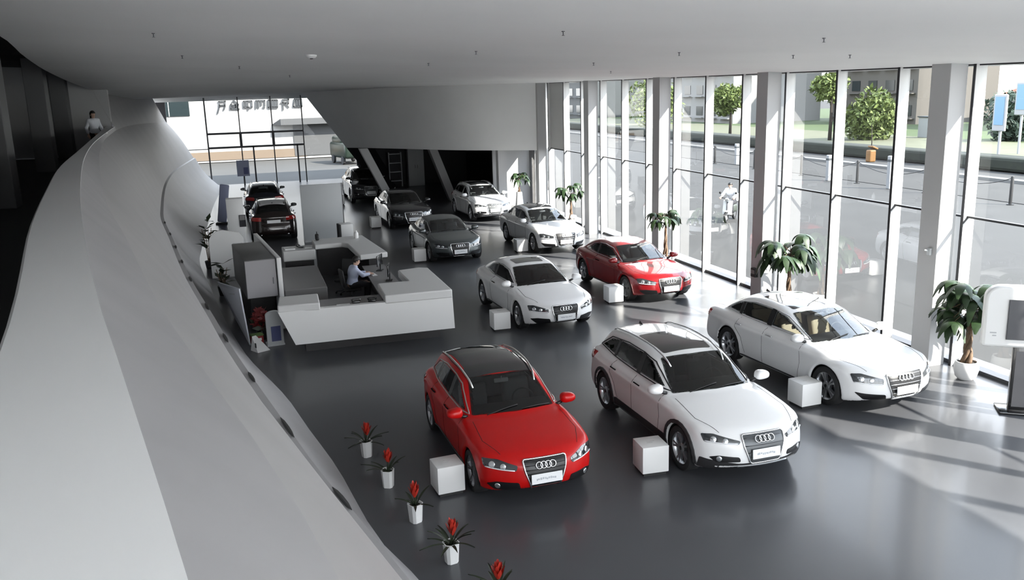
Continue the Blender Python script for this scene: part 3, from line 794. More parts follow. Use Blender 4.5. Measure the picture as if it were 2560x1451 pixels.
# ------------------------------------------------------------------ materials of the place
mat('wall_white', (.82, .82, .81), .55, noise=(.6, .03))
mat('ceiling_white', (.86, .86, .855), .65, noise=(.35, .03))
mat('parapet_white', (.88, .88, .88), .45)
mat('slope_grey', (.35, .345, .35), .5, noise=(.8, .05))
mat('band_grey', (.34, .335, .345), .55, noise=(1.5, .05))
mat('slot_dark', (.05, .05, .05), .7)
mat('floor_epoxy', (.068, .070, .076), .30, 0, .14, .32, noise=(.5, .06), coatr=.10)
mat('gate_grey', (.035, .036, .037), .6)
mat('shaded_column', (.12, .12, .122), .6)  # column grey darkened to carry the gallery's dim light
mat('van_green', (.008, .014, .010), .3)
mat('shaded_wall', (.022, .022, .024), .8)  # gallery walls and floor: lack of light put into the colour
mat('shaded_floor', (.02, .02, .02), .7)
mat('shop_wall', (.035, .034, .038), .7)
mat('grey_column', (.42, .42, .42), .6)
mat('frame_dark', (.045, .046, .05), .4, .6)
mat('fin_white', (.62, .62, .61), .4)
mat('column_paint', (.45, .45, .45), .5)
mat('pavement', (.050, .049, .047), .8, 0, 0, .1, noise=(.5, .06))
mat('road', (.046, .045, .043), .85, 0, 0, .1, noise=(.4, .07))
mat('kerb_white', (.10, .10, .097), .7)
mat('grass_green', (.030, .050, .010), .9, noise=(2, .25))
mat('lawn_pale', (.075, .078, .045), .9, noise=(1, .12))
mat('hedge_green', (.006, .009, .004), .9, noise=(3, .4))
mat('facade_white', (.19, .187, .18), .7)
mat('facade_beige', (.070, .064, .056), .8)
mat('facade_grey', (.028, .034, .037), .7)
mat('roof_orange', (.13, .045, .022), .8)
mat('roof_red', (.06, .016, .012), .8)
mat('window_far', (.010, .015, .016), .15)
mat('sand_band', (.085, .062, .042), .8)
mat('sign_blue', (.12, .22, .32), .4)
mat('pole_white', (.24, .245, .25), .4)
mat('bollard', (.004, .004, .004), .5)
mat('orange', (.14, .065, .013), .6)
mat('glyph_dark', (.010, .012, .014), .5)
mat('leaf_tree', (.085, .115, .026), .7, noise=(6, .35))
mat('leaf_tree_dark', (.012, .028, .016), .7, noise=(6, .35))
mat('leaf_palm', (.020, .042, .014), .45, noise=(9, .3))
mat('leaf_dark', (.020, .030, .014), .5)
mat('bark', (.14, .09, .055), .8, noise=(20, .3))
mat('bark_outdoor', (.020, .015, .011), .9)
mat('soil', (.03, .022, .015), .9)
mat('pot_white', (.80, .80, .79), .35)
mat('bract_red', (.42, .028, .016), .45)
mat('bract_dark', (.16, .012, .012), .5)
mat('cube_white', (.80, .80, .79), .45)
mat('cube_foot', (.012, .012, .012), .5)
mat('desk_white', (.66, .66, .65), .40)
mat('desk_dark', (.025, .023, .024), .4)
mat('desk_grey', (.20, .195, .195), .45)
mat('cabinet_grey', (.30, .29, .30), .5)
mat('cabinet_top', (.10, .10, .10), .5)
mat('panel_pale', (.55, .57, .58), .5)
mat('board_white', (.72, .75, .82), .5)
mat('poster_blue', (.055, .07, .20), .4)
mat('banner_blue', (.30, .33, .47), .5)
mat('screen_dark', (.045, .045, .05), .12, 0, .6)
mat('black_gloss', (.010, .010, .011), .2, 0, .5)
mat('black_matt', (.014, .014, .015), .6)
mat('paper', (.85, .85, .84), .6)
mat('lamp_glow', (1, 1, 1), .5, emit=(.85, .95, 1.0), es=3.0)
mat('skin', (.55, .36, .27), .5)
mat('hair', (.010, .009, .008), .5)
mat('shirt_white', (.70, .72, .76), .7)
mat('shirt_blue', (.52, .57, .72), .7)
mat('trousers', (.02, .02, .025), .8)
mat('shoe', (.015, .013, .012), .5)
mat('scooter_dark', (.05, .06, .05), .35)
mat('scooter_white', (.75, .76, .74), .3)
mat('marks_grey', (.45, .45, .46), .6)
mat('green_box', (.10, .17, .05), .6)
mat('gift_red', (.25, .015, .015), .5)
glass_mat('shop_glass', (.965, .98, .975), .008, .22)

def wall_quad(name, P, m, kind='structure', parent=None):
    o = mesh_obj(name, P, [list(range(len(P)))], MATS[m], parent)
    if parent is None: tag(o, kind=kind)
    return o
def structure(mb, name, m, smooth=False):
    return tag(mb.build(name, MATS[m], None, smooth, .6 if smooth else None), kind='structure')

def zceil(x, y): return 5.93 + .0015 * (13.7 - x) * max(45 - y, -6)
GX = 13.47                      # plane of the tall glass front

# ---- floor, ceiling
b = MB(); b.box((4.5, 29.2, -.1), (19.4, 65.6, .2)); structure(b, 'floor', 'floor_epoxy')
xl = pchip([-6, 0, 9, 14.76, 19.1, 25, 33.8, 43.9, 62], [-2.3, -2.45, -2.75, -3.17, -3.76, -4.42, -5.06, -5.48, -5.5])
V = []; F = []; ny, nx = 48, 22
for j in range(ny + 1):
    y = -3.5 + 65.5 * j / ny; x0 = float(xl(np.array([y]))[0])
    for i in range(nx + 1):
        x = x0 + (14.0 - x0) * i / nx; V.append((x, y, zceil(x, y)))
for j in range(ny):
    for i in range(nx):
        a = j * (nx + 1) + i; F.append([a, a + nx + 1, a + nx + 2, a + 1])
n0 = len(V)
for j in range(ny + 1):
    v = V[j * (nx + 1)]; V.append((v[0] - .02, v[1], v[2] + .55))
for j in range(ny): F.append([j * (nx + 1), n0 + j, n0 + j + 1, (j + 1) * (nx + 1)])
n1 = len(V)
for (q, w) in ((0, 0), (ny, 0)): pass
o = mesh_obj('ceiling', V, F, MATS['ceiling_white'], None, True, .6); tag(o, kind='structure')
# upper slab over everything (keeps the sky out), roof edge outside the glass
b = MB(); b.box((2.0, 29.0, 7.75), (24.4, 66, .3)); b.box((13.95, 29, 6.78), (.10, 66, 1.76)); structure(b, 'roof', 'wall_white')
# end wall behind the camera, unseen; glazed as a light source for the car fronts
win = empty('window_13', (2.0, -3.4, 0)); tag(win, kind='structure')
for i in range(13):
    b = MB(); b.box((-11.8 + i * 1.97, 0, 3.55), (.08, .25, 7.1)); b.build('mullion', MATS['wall_white'], win)
for i in range(12):
    b = MB(); b.quad((-11.76 + i * 1.97, 0, 0), (-9.87 + i * 1.97, 0, 0), (-9.87 + i * 1.97, 0, 7.1), (-11.76 + i * 1.97, 0, 7.1)); b.build('pane', MATS['shop_glass'], win)
for z in (.05, 3.0, 7.05): b = MB(); b.box((0, 0, z), (23.6, .10, .08)); b.build('transom', MATS['frame_dark'], win)
b = MB(); b.box((2.0, -3.4, 7.4), (24.4, .2, .6)); b.box((-6.5, -3.3, 3.6), (7.4, .12, 7.2)); structure(b, 'wall_back', 'wall_white')

# ---- curving parapet and battered wall on the left
K1 = pchip([-6, 0, 4.18, 8.26, 11.2, 15.6, 19.7, 26.8, 37.5], [-.10, -.55, -1.08, -1.77, -2.2, -2.79, -3.19, -3.88, -4.92])
K2 = pchip([-6, 0, 1.83, 2.29, 2.65, 3.51, 4.55, 7.97, 11.66, 17.6, 23, 37.5], [1.15, .14, -.193, -.280, -.350, -.515, -.72, -1.314, -1.89, -2.72, -3.34, -4.58])
K3 = pchip([-6, 0, 2.5, 2.97, 3.55, 4.63, 6.4, 10.5, 13.5, 18.8, 22.4, 31.9, 42.7, 60], [1.2, .52, .163, .088, -.022, -.252, -.62, -1.33, -1.871, -2.66, -3.12, -4.12, -4.75, -4.35])
Z3 = pchip([-6, 13.5, 22.4, 42, 60], [4.3, 4.3, 4.6, 4.6, 4.3])
K4 = pchip([-6, 0, 7.68, 8.58, 10.3, 13.9, 15.7, 19.75, 25.2, 31.6, 48, 60], [3.0, 2.05, .566, .369, .068, -.542, -.802, -1.402, -2.07, -2.80, -3.55, -2.95])
K5 = pchip([-6, 0, 9.5, 10.7, 13.2, 15.2, 16.6, 20.3, 27.7, 34.2, 48, 60], [4.6, 3.2, 1.58, 1.263, .98, .657, .45, -.34, -1.25, -1.83, -1.75, -1.40])
def at1(f, y): return float(f(np.array([y]))[0])
def strip(name, m, ys, rows, smooth=True, shp=.5):
    V = []; F = []; k = len(rows(ys[0]))
    for y in ys: V.extend(rows(y))
    for j in range(len(ys) - 1):
        for i in range(k - 1):
            a = j * k + i; F.append([a, a + 1, a + k + 1, a + k])
    o = mesh_obj(name, V, F, MATS[m], None, smooth, shp); tag(o, kind='structure'); return o
ysp = [-3 + 40.5 * j / 54 for j in range(55)]
strip('trim_1', 'parapet_white', ysp, lambda y: [(at1(K1, y), y, 3.65), (at1(K1, y), y, 4.73), (at1(K1, y) + .02, y, 4.75), (at1(K2, y), y, 4.75), (at1(K2, y), y, 4.70)])
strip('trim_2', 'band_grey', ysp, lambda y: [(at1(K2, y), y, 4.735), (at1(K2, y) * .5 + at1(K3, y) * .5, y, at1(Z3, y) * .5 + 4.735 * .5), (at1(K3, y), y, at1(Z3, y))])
def rows_upper(y):
    a = Vector((at1(K3, y), y, at1(Z3, y))); c = Vector((at1(K4, y), y, 2.0)); out = []
    for i in range(9):
        t = i / 8; p = a.lerp(c, t); bul = .10 * math.sin(PI * t) * (1 - .5 * t); p.x += bul; p.z += bul * .5; out.append(tuple(p))
    return out
ysl = [-3 + 63 * j / 84 for j in range(85)]
strip('wall_left', 'slope_grey', ysl, rows_upper)
def rows_lower(y):
    a = Vector((at1(K4, y) + .10, y, 1.985)); c = Vector((at1(K5, y), y, 0)); out = [(at1(K4, y), y, 2.0), tuple(a)]
    for i in range(1, 7):
        t = i / 6; p = a.lerp(c, t); p.x -= .18 * math.sin(PI * t); p.z -= .05 * math.sin(PI * t); out.append((p.x, p.y, max(p.z, 0)))
    return out
strip('wall_left', 'slope_grey', ysl, rows_lower)
# the wall goes on up to the ceiling beyond the end of the gallery
yse = [37.5 + 22.5 * j / 20 for j in range(21)]
strip('wall_left', 'slope_grey', yse, lambda y: [(at1(K3, y) - (zceil(-5, y) - at1(Z3, y)) * .48 - .05, y, zceil(-5, y) + .3), (at1(K3, y), y, at1(Z3, y))])
# slots set in the ledge
for i, (y, L) in enumerate([(7.6, .55), (9.6, .7), (11.8, .5), (14.0, .6), (16.4, .6), (19.2, .6), (21.5, .5), (23.8, .5), (26.2, .55), (28.8, .5)]):
    t = MB(); pts = [(at1(K4, y + L * q) + .085, y + L * q, 2.0) for q in (0, .25, .5, .75, 1)]
    t.tube(pts, [.004, .022, .026, .022, .004], 6); structure(t, 'trim_%d' % (3 + i), 'slot_dark', True)

# ---- gallery behind the parapet: corridor with columns, its dimness put into the base colours
ysg = [-3.4 + 40.9 * j / 20 for j in range(21)]
strip('floor', 'shaded_floor', ysg, lambda y: [(at1(K1, y) - 5.2, y, 3.65), (at1(K1, y), y, 3.65)], False)
strip('wall_gallery', 'shaded_wall', ysg, lambda y: [(at1(K1, y) - 4.2, y, 3.2), (at1(K1, y) - 4.2, y, 7.7)], True)
strip('ceiling', 'shaded_wall', ysg, lambda y: [(at1(K1, y) - 4.2, y, 7.1), (at1(xl, y) - .02, y, 7.1 if y < 30 else 6.9)], False)
b = MB(); b.box((-7.8, 37.65, 5.3), (6.2, .25, 4.6)); structure(b, 'wall_end', 'grey_column')
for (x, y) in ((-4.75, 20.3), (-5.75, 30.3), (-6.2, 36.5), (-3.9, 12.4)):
    b = MB(); b.box((x, y, 5.5), (.55, .55, 3.7), bev=.02); structure(b, 'pillar', 'shaded_column')
b = MB(); b.box((-7.05, 26.5, 4.75), (.08, 2.4, 2.1)); structure(b, 'recess_slab', 'black_matt')  # black slab standing for a dark recess in the gallery wall
lamp = empty('tube_lamp', (-4.0, 15.9, 6.42)); tag(lamp, 'white tube lamp glowing above the dark upper gallery', 'lamp')
b = MB(); b.box((0, 0, .04), (.10, 1.3, .05)); b.build('lamp_housing', MATS['frame_dark'], lamp)
b = MB(); b.tube([(0, -.6, 0), (0, .6, 0)], .022, 8); b.build('tube', MATS['lamp_glow'], lamp, True)
b = MB(); b.box((0, 0, .355), (.02, .02, .59)); b.build('lamp_stem', MATS['frame_dark'], lamp)

# ---- tall glass front: bays between the columns, fins every 2.033 m
FS = 2.0333; F0 = 13.75
ys_f = [F0 + FS * k for k in range(-8, 14)]
col_y = [13.9 + 6.1 * k for k in range(-2, 5)]
for i, cy in enumerate(col_y):
    b = MB(); b.box((13.1, cy + .24, 3.0), (.40, .50, 6.1), bev=.01); structure(b, 'column', 'column_paint')
edges = [-3.3] + col_y + [41.5]
for w in range(len(edges) - 1):
    ya, yb = edges[w], edges[w + 1]
    win = empty('window_%d' % (w + 1), (GX, ya, 0)); tag(win, kind='structure')
    fins = [y for y in ys_f if ya - .2 <= y < yb - .2]
    cuts = [ya] + [y for y in fins if y > ya + .3] + [yb]
    for y in fins:
        b = MB(); b.box((13.485 - GX, y + .03 - ya, 2.98), (.26, .055, 5.96)); b.build('fin', MATS['fin_white'], win)
        b = MB(); b.box((13.347 - GX, y + .03 - ya, 2.98), (.012, .062, 5.96)); b.build('fin_edge', MATS['frame_dark'], win)
        b = MB(); b.box((13.41 - GX, y - ya, 2.98), (.17, .014, .03), (0, -.78, 0)); b.build('fin_joint', MATS['frame_dark'], win)
    for y0, y1 in zip(cuts[:-1], cuts[1:]):
        if y1 - y0 < .3: continue
        b = MB(); b.quad((0, y0 - ya, .08), (0, y1 - ya, .08), (0, y1 - ya, 3.02), (0, y0 - ya, 3.02))
        if y0 > 36 and y0 < 38.2:
            q = MB(); q.box((0, (y0 + y1) / 2 - ya, 4.49), (.05, y1 - y0, 2.86)); q.build('sun_block_panel', MATS['fin_white'], win)  # opaque panel added to keep a sun patch off the bulkhead
        else: b.quad((0, y0 - ya, 3.06), (0, y1 - ya, 3.06), (0, y1 - ya, 5.92), (0, y0 - ya, 5.92))
        b.build('pane', MATS['shop_glass'], win)
    b = MB(); b.box((0, (yb - ya) / 2, 3.04), (.07, yb - ya, .04)); b.build('transom', MATS['frame_dark'], win)
    b = MB(); b.box((.10, (yb - ya) / 2, .04), (.24, yb - ya, .08)); b.build('sill', MATS['frame_dark'], win)
    b = MB(); b.box((0, (yb - ya) / 2, 5.95), (.09, yb - ya, .07)); b.build('head_rail', MATS['frame_dark'], win)

# ---- far end: hanging bulkhead over the dark bays, leaning columns, far glazing
Bt = [tuple(v) for v in smooth_line([(12.92, 38.5, 2.95), (9.9, 41.0, 2.95), (7.6, 44.3, 2.95), (6.3, 47.4, 2.88), (5.6, 50.0, 2.78)], 5)]
Tp = [tuple(v) for v in smooth_line([(12.92, 38.5, 6.1), (9.6, 41.2, 6.05), (6.75, 45.0, 6.0), (4.75, 47.8, 6.0), (3.35, 50.0, 6.0)], 5)]
nb_ = len(Bt); V = Bt + Tp; F = [[i, i + 1, nb_ + i + 1, nb_ + i] for i in range(nb_ - 1)]
o = mesh_obj('wall_bulkhead', V, F, MATS['wall_white'], None, True); tag(o, kind='structure')
V = Bt + [(7.9, 56, 2.78), (13.6, 56, 2.95), (13.6, 38.5, 2.95), Tp[0], (13.6, 38.5, 6.1), Tp[-1], (5.6, 57, 6.0)]; k = nb_
F = [list(range(nb_)) + [k, k + 1, k + 2], [0, k + 2, k + 4, k + 3], [nb_ - 1, k + 5, k + 6, k]]
o = mesh_obj('wall_bulkhead', V, F, MATS['wall_white'], None); tag(o, kind='structure')
# sloping end wall below the bulkhead, down to the floor
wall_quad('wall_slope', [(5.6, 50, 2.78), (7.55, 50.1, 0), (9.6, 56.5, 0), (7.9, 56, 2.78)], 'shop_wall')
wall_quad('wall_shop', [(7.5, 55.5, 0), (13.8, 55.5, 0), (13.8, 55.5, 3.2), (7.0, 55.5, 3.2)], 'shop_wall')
b = MB(); b.box((12.75, 42.2, 1.48), (1.9, .12, 2.95)); structure(b, 'wall_recess', 'grey_column')
b = MB(); b.box((11.62, 40.0, 1.475), (.40, .40, 2.95)); structure(b, 'pillar', 'grey_column')
for (x0, y, zt, x1) in ((5.98, 46, 2.95, 7.36), (9.53, 46, 2.95, 10.6)):
    d = .30; b = MB()
    b.add([(x0 - d * .7, y - d, zt), (x0 + d * .7, y - d, zt), (x0 + d * .7, y + d, zt), (x0 - d * .7, y + d, zt), (x1 - d * .7, y - d, 0), (x1 + d * .7, y - d, 0), (x1 + d * .7, y + d, 0), (x1 - d * .7, y + d, 0)],
          [[0, 1, 2, 3], [7, 6, 5, 4], [0, 4, 5, 1], [1, 5, 6, 2], [2, 6, 7, 3], [3, 7, 4, 0]])
    structure(b, 'column', 'grey_column')
# far glazing with dark mullions
YG = 61.0
win = empty('window_12', (0, YG, 0)); tag(win, kind='structure')
def zz(x): return zceil(x, YG)
xs = [-4.2, -2.02, .04, 2.1, 4.05, 7.6]
for i, x in enumerate(xs[1:-1]):
    b = MB(); b.box((x, 0, 2.85), (.07 if i else .09, .10, 5.7)); b.build('mullion', MATS['frame_dark'], win)
for z, th in ((3.40, .13), (2.50, .13)):
    b = MB(); b.box((1.0, 0, z), (6.1, .12, th)); b.build('transom', MATS['frame_dark'], win)
b = MB(); b.box((-3.2, 0, 2.44), (2.3, .08, .05)); b.build('transom', MATS['frame_dark'], win)
for x in (.04, 2.1):
    b = MB(); b.box((x, 0, 2.95), (.17, .13, .95)); b.build('mullion', MATS['frame_dark'], win)
for x in (.78, 3.6):
    b = MB(); b.box((x, 0, 1.25), (.10, .12, 2.5)); b.build('door_jamb', MATS['frame_dark'], win)
for x0, x1 in zip(xs[:-1], xs[1:]):
    b = MB(); b.quad((x0, .02, .02), (x1, .02, .02), (x1, .02, 5.6), (x0, .02, 5.6)); b.build('pane', MATS['shop_glass'], win)
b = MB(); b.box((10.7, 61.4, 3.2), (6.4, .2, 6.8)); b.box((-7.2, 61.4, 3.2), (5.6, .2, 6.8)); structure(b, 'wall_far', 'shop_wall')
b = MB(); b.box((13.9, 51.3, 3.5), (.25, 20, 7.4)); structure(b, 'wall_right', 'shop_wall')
b = MB(); b.box((1.2, 61.3, 6.5), (16, .2, 2.0)); structure(b, 'wall_far', 'wall_white')

# ---- outdoors
b = MB(); b.box((60, 45, -.16), (260, 330, .2)); structure(b, 'ground', 'pavement')
def slab(name, x0, x1, y0, y1, z, m):
    b = MB(); b.box(((x0 + x1) / 2, (y0 + y1) / 2, z / 2 - .06), (x1 - x0, y1 - y0, z + .12 - .06)); return structure(b, name, m)
mat('bounce_ground', (.70, .69, .67), .8)
slab('bounce_ground', -40, 33, -60, -3.7, .0, 'bounce_ground')  # unseen pale ground, added to bounce sunlight in through the rear glazing
slab('road', 33.6, 39.6, -60, 150, .0, 'road')
slab('kerb', 39.6, 40.2, -60, 150, .16, 'kerb_white')
slab('lawn', 45.8, 51.0, -60, 150, .22, 'grass_green')
slab('lawn', 51.0, 62.0, -60, 150, .14, 'lawn_pale')
slab('lawn', 62.0, 120.0, -60, 150, .10, 'grass_green')
b = MB()
rnd = random.Random(3)
b.box((44.6, 45, .42), (1.8, 200, .84), bev=.2)
hd = b.build('hedge', MATS['hedge_green']); tag(hd, 'long low dark hedge running between the white kerb and the lawn', 'hedge')

def leaf_cloud(rng, blobs, n, size, droop=0.3):
    """Leaves scattered through ellipsoid blobs (cx, cy, cz, rx, ry, rz)."""
    V = []; F = []
    tot = sum(q[3] * q[4] * q[5] for q in blobs)
    for q in blobs:
        for _ in range(int(n * q[3] * q[4] * q[5] / tot)):
            while True:
                u = Vector((rng.uniform(-1, 1), rng.uniform(-1, 1), rng.uniform(-1, 1)))
                if .25 < u.length < 1: break
            c = Vector((q[0] + u.x * q[3], q[1] + u.y * q[4], q[2] + u.z * q[5]))
            a = Vector((rng.uniform(-1, 1), rng.uniform(-1, 1), rng.uniform(-.8, .4) - droop)).normalized()
            d = a.orthogonal().normalized(); d.rotate(Matrix.Rotation(rng.uniform(0, 6.28), 3, a))
            s = size * rng.uniform(.6, 1.3); k = len(V)
            V += [c - a * s, c + d * s * .42, c + a * s, c - d * s * .42]; F.append([k, k + 1, k + 2, k + 3])
    return V, F
def tree(name, label, x, y, h, r, m, n=900, size=.28, seed=1, trunk=.18, group=None, squash=1.0):
    rng = random.Random(seed); t = empty(name, (x, y, .08)); tag(t, label, 'tree', group)
    blobs = [(rng.uniform(-.45, .45) * r, rng.uniform(-.45, .45) * r, h - r * squash * rng.uniform(.7, 1.4), r * rng.uniform(.5, .8), r * rng.uniform(.5, .8), r * squash * rng.uniform(.5, .8)) for _ in range(7)]
    V, F = leaf_cloud(rng, blobs, n, size)
    mesh_obj('foliage', V, F, MATS[m], t)
    b = MB(); b.tube([(0, 0, 0), (.05, .02, h * .35), (-.03, .04, h * .75)], [trunk, trunk * .75, trunk * .35], 8); b.build('trunk', MATS['bark_outdoor'], t, True)
    return t
trees = [
 ('broadleaf_tree', 'bushy light green tree rising behind the lawn, in front of the orange roofed house', 56.5, 69.5, 4.9, 2.7, 'leaf_tree', 3600, 11),
 ('broadleaf_tree', 'tall light green tree beyond the lawn, above the scooter rider', 51.6, 87.0, 5.7, 2.0, 'leaf_tree', 2200, 12),
 ('broadleaf_tree', 'slim light green tree at the lawn edge behind the limousine', 53.0, 71.5, 7.0, 1.7, 'leaf_tree', 1600, 13),
 ('broadleaf_tree', 'round green tree far off behind the pane near the hanging bulkhead', 54.0, 112.0, 7.0, 3.6, 'leaf_tree', 1500, 14),
 ('broadleaf_tree', 'dark green tree standing before the grey block at the far side of the road', 63.5, 61.5, 4.6, 2.6, 'leaf_tree_dark', 1900, 15),
 ('broadleaf_tree', 'green tree beyond the lawn, seen between the fins over the red coupe', 51.0, 103.0, 6.4, 3.0, 'leaf_tree', 2000, 16),
 ('broadleaf_tree', 'dark green tree at the far end of the lawn near the blue street signs', 71.0, 50.5, 4.6, 2.4, 'leaf_tree_dark', 1200, 18),
]
for (nm, lb, x, y, h, r, m, n, sd) in trees: tree(nm, lb, x, y, h, r, m, n, .30, sd)
b = tree('sapling', 'thin bare sapling by the roadside hedge behind the chain', 43.6, 54.0, 3.2, .5, 'leaf_tree', 60, .12, 30, .05)
def building(name, label, x, y, w, d, h, m, nw, nf, rz=0, roof=None):
    t = empty(name, (x, y, 0), rz); tag(t, label, 'building')
    b = MB(); b.box((0, 0, h / 2), (d, w, h)); b.build('wall', MATS[m], t)
    for i in range(nw):
        for k in range(nf):
            b = MB(); yy = -w / 2 + (i + .5) * w / nw; z = 1.7 + k * 3.0
            if z + .8 > h: continue
            b.box((-d / 2 - .02, yy, z), (.10, w / nw * .5, 1.3)); f = b.build('window', MATS['window_far'], t)
            b = MB(); b.box((-d / 2 - .3, yy, z - .95), (.6, w / nw * .8, .12)); b.build('balcony', MATS[m], t)
    if roof:
        b = MB(); V = [(-d / 2 - .5, -w / 2 - .5, h), (d / 2 + .5, -w / 2 - .5, h), (d / 2 + .5, w / 2 + .5, h), (-d / 2 - .5, w / 2 + .5, h), (0, -w / 2 + 1, h + 1.6), (0, w / 2 - 1, h + 1.6)]
        b.add(V, [[0, 1, 4], [1, 2, 5, 4], [2, 3, 5], [3, 0, 4, 5], [3, 2, 1, 0]]); b.build('roof', MATS[roof], t)
    else:
        b = MB(); b.box((0, 0, h + .2), (d + .4, w + .4, .4)); b.build('parapet', MATS[m], t)
    return t
building('apartment_block', 'beige apartment block with balconies behind the light green bushy tree', 84, 97, 16, 12, 14, 'facade_beige', 5, 4)
building('house', 'low pale house with an orange roof behind the trees', 92, 80.5, 10, 8, 3.4, 'facade_white', 3, 1, 0, 'roof_orange')
building('grey_block', 'grey green block with dark windows behind the dark tree', 88, 67, 13, 10, 14, 'facade_grey', 4, 5)
building('tower_block', 'blue grey block behind the blue street signs', 108, 70, 22, 12, 14.5, 'facade_grey', 6, 6)
building('office_block', 'pale office block far behind the glass front over the red coupe', 72, 122, 26, 14, 14, 'facade_white', 7, 4)
building('long_block', 'grey block far off beyond the road, behind the round green tree', 66, 165, 30, 14, 14.5, 'facade_grey', 8, 5)

# bollards with a slack chain
bl = [(33.07, 36.70 + 5.27 * k) for k in range(-1, 5)]
bl_lab = ['dark bollard at the chain end nearest the blue street signs', 'dark bollard just beside the nearest white column of the glass front', 'dark bollard below the bushy tree, between the two white posts', 'dark bollard beside the second column', 'dark bollard in line behind the second column', 'dark bollard at the far end of the chain']
for i, (x, y) in enumerate(bl):
    t = empty('bollard', (x, y, -.06)); tag(t, bl_lab[i], 'bollard', 'dark bollards along the road')
    b = MB(); b.lathe([(.075, 0), (.075, 1.25), (.06, 1.3), (.0005, 1.3)], 12); b.build('post', MATS['bollard'], t, True, .6)
    b = MB(); b.lathe([(.16, 0), (.16, .04), (.08, .06)], 12, cap=False); b.build('base_plate', MATS['bollard'], t, True, .6)
for i in range(len(bl) - 1):
    a = Vector((bl[i][0], bl[i][1] + .082, 1.12)); c = Vector((bl[i + 1][0], bl[i + 1][1] - .082, 1.12)); t = MB()
    t.tube([a.lerp(c, q / 12) - Vector((0, 0, .42 * (1 - (q / 6 - 1) ** 2))) for q in range(13)], .022, 5)
    o = t.build('chain', MATS['bollard'], None, True); tag(o, 'slack dark chain hung between two roadside bollards', 'chain', 'chains between the bollards')
def wpost(x, y, lab, h=1.5):
    t = empty('marker_post', (x, y, -.06)); tag(t, lab, 'post')
    b = MB(); b.box((0, 0, h / 2), (.26, .26, h), bev=.04); b.build('post', MATS['pole_white'], t)
    b = MB(); b.box((0, 0, h - .25), (.27, .27, .12)); b.build('band', MATS['facade_grey'], t)
wpost(32.6, 43.9, 'short white post by the chain, left of the light green bushy tree')
wpost(32.75, 38.95, 'white post in front of the chain, next to the fin before the nearest column', 1.75)
wpost(33.75, 55.9, 'small white post far along the road behind the second column', 1.5)
b = MB(); t = empty('litter_bin', (42.4, 52.5, -.06)); tag(t, 'small orange bin standing by the hedge across the road', 'bin')
b.box((0, 0, .42), (.5, .5, .84), bev=.08); b.build('body', MATS['orange'], t); b = MB(); b.box((.15, 0, 1.0), (.5, .55, .12), (0, .4, 0), .03); b.build('lid', MATS['orange'], t)
t = empty('white_cabinet', (61.5, 68.7, .1)); tag(t, 'white roadside box standing on the pale lawn before the dark tree', 'box')
b = MB(); b.box((0, 0, .95), (.8, 1.3, 1.9), bev=.05); b.build('body', MATS['pole_white'], t); b = MB(); b.box((0, 0, 1.93), (.95, 1.45, .1)); b.build('lid', MATS['facade_grey'], t)
def street_sign(x, y, lab, hb, ht, arm):
    t = empty('street_lamp_sign', (x, y, -.06)); tag(t, lab, 'sign')
    b = MB(); b.tube([(0, 0, 0), (0, 0, ht)], .09, 8); b.build('pole', MATS['pole_white'], t, True, .8)
    b = MB(); b.box((-.14, 0, hb), (.16, 1.0, 2.3), bev=.06); f = b.build('sign_frame', MATS['pole_white'], t); b = MB(); b.box((-.23, 0, hb + .12), (.03, .72, 1.75)); b.build('sign_face', MATS['sign_blue'], f)
    if arm:
        b = MB(); b.tube([(0, 0, ht - 1.2), (-.2, -1.0, ht - .6), (-.3, -2.2, ht - .5)], .06, 6); b.build('lamp_arm', MATS['pole_white'], t, True)
        b = MB(); b.box((-.3, -2.4, ht - .5), (.35, 1.0, .14), bev=.05); b.build('lamp_head', MATS['pole_white'], t)
street_sign(46.2, 45.2, 'light blue sign box on a post, next to the fin behind the nearest column', 3.4, 3.2, False)
street_sign(53.2, 50.3, 'light blue sign box on a tall white lamp post at the picture edge', 4.05, 9.0, True)
wp = empty('parking_lot_strip', (24, 0, 0)); bpy.data.objects.remove(wp)

# ---- white building across the yard, seen through the far glazing
wb = empty('white_building', (0, 84, 0)); tag(wb, 'white sunlit building with a row of dark characters, across the yard', 'building')
b = MB(); b.box((1, 6, 4.5), (30, 12, 9)); b.build('wall', MATS['facade_white'], wb)
b = MB(); b.box((-3, -.03, .55), (17.5, .06, .75)); b.build('sand_band', MATS['sand_band'], wb)
b = MB(); b.box((-5.55, -.04, 4.80), (3.0, .10, 1.25)); w_ = b.build('window', MATS['window_far'], wb); 
for x in (-6.35, -5.75): b = MB(); b.box((x, -.10, 4.80), (.06, .05, 1.25)); b.build('window_bar', MATS['pole_white'], w_)
b = MB(); b.box((6.6, -.6, 3.36), (6.0, 1.2, .52)); b.add([(3.6, -1.2, 3.1), (3.6, 0, 3.1), (3.6, 0, 3.62), (3.6, -1.2, 3.62), (2.8, 0, 3.1)], [[0, 4, 1], [0, 3, 4], [3, 2, 4], [4, 2, 1]]); b.build('canopy', MATS['gate_grey'], wb)
b = MB(); b.box((7.9, -.05, 1.7), (6.4, .10, 2.9)); b.build('gate', MATS['gate_grey'], wb)
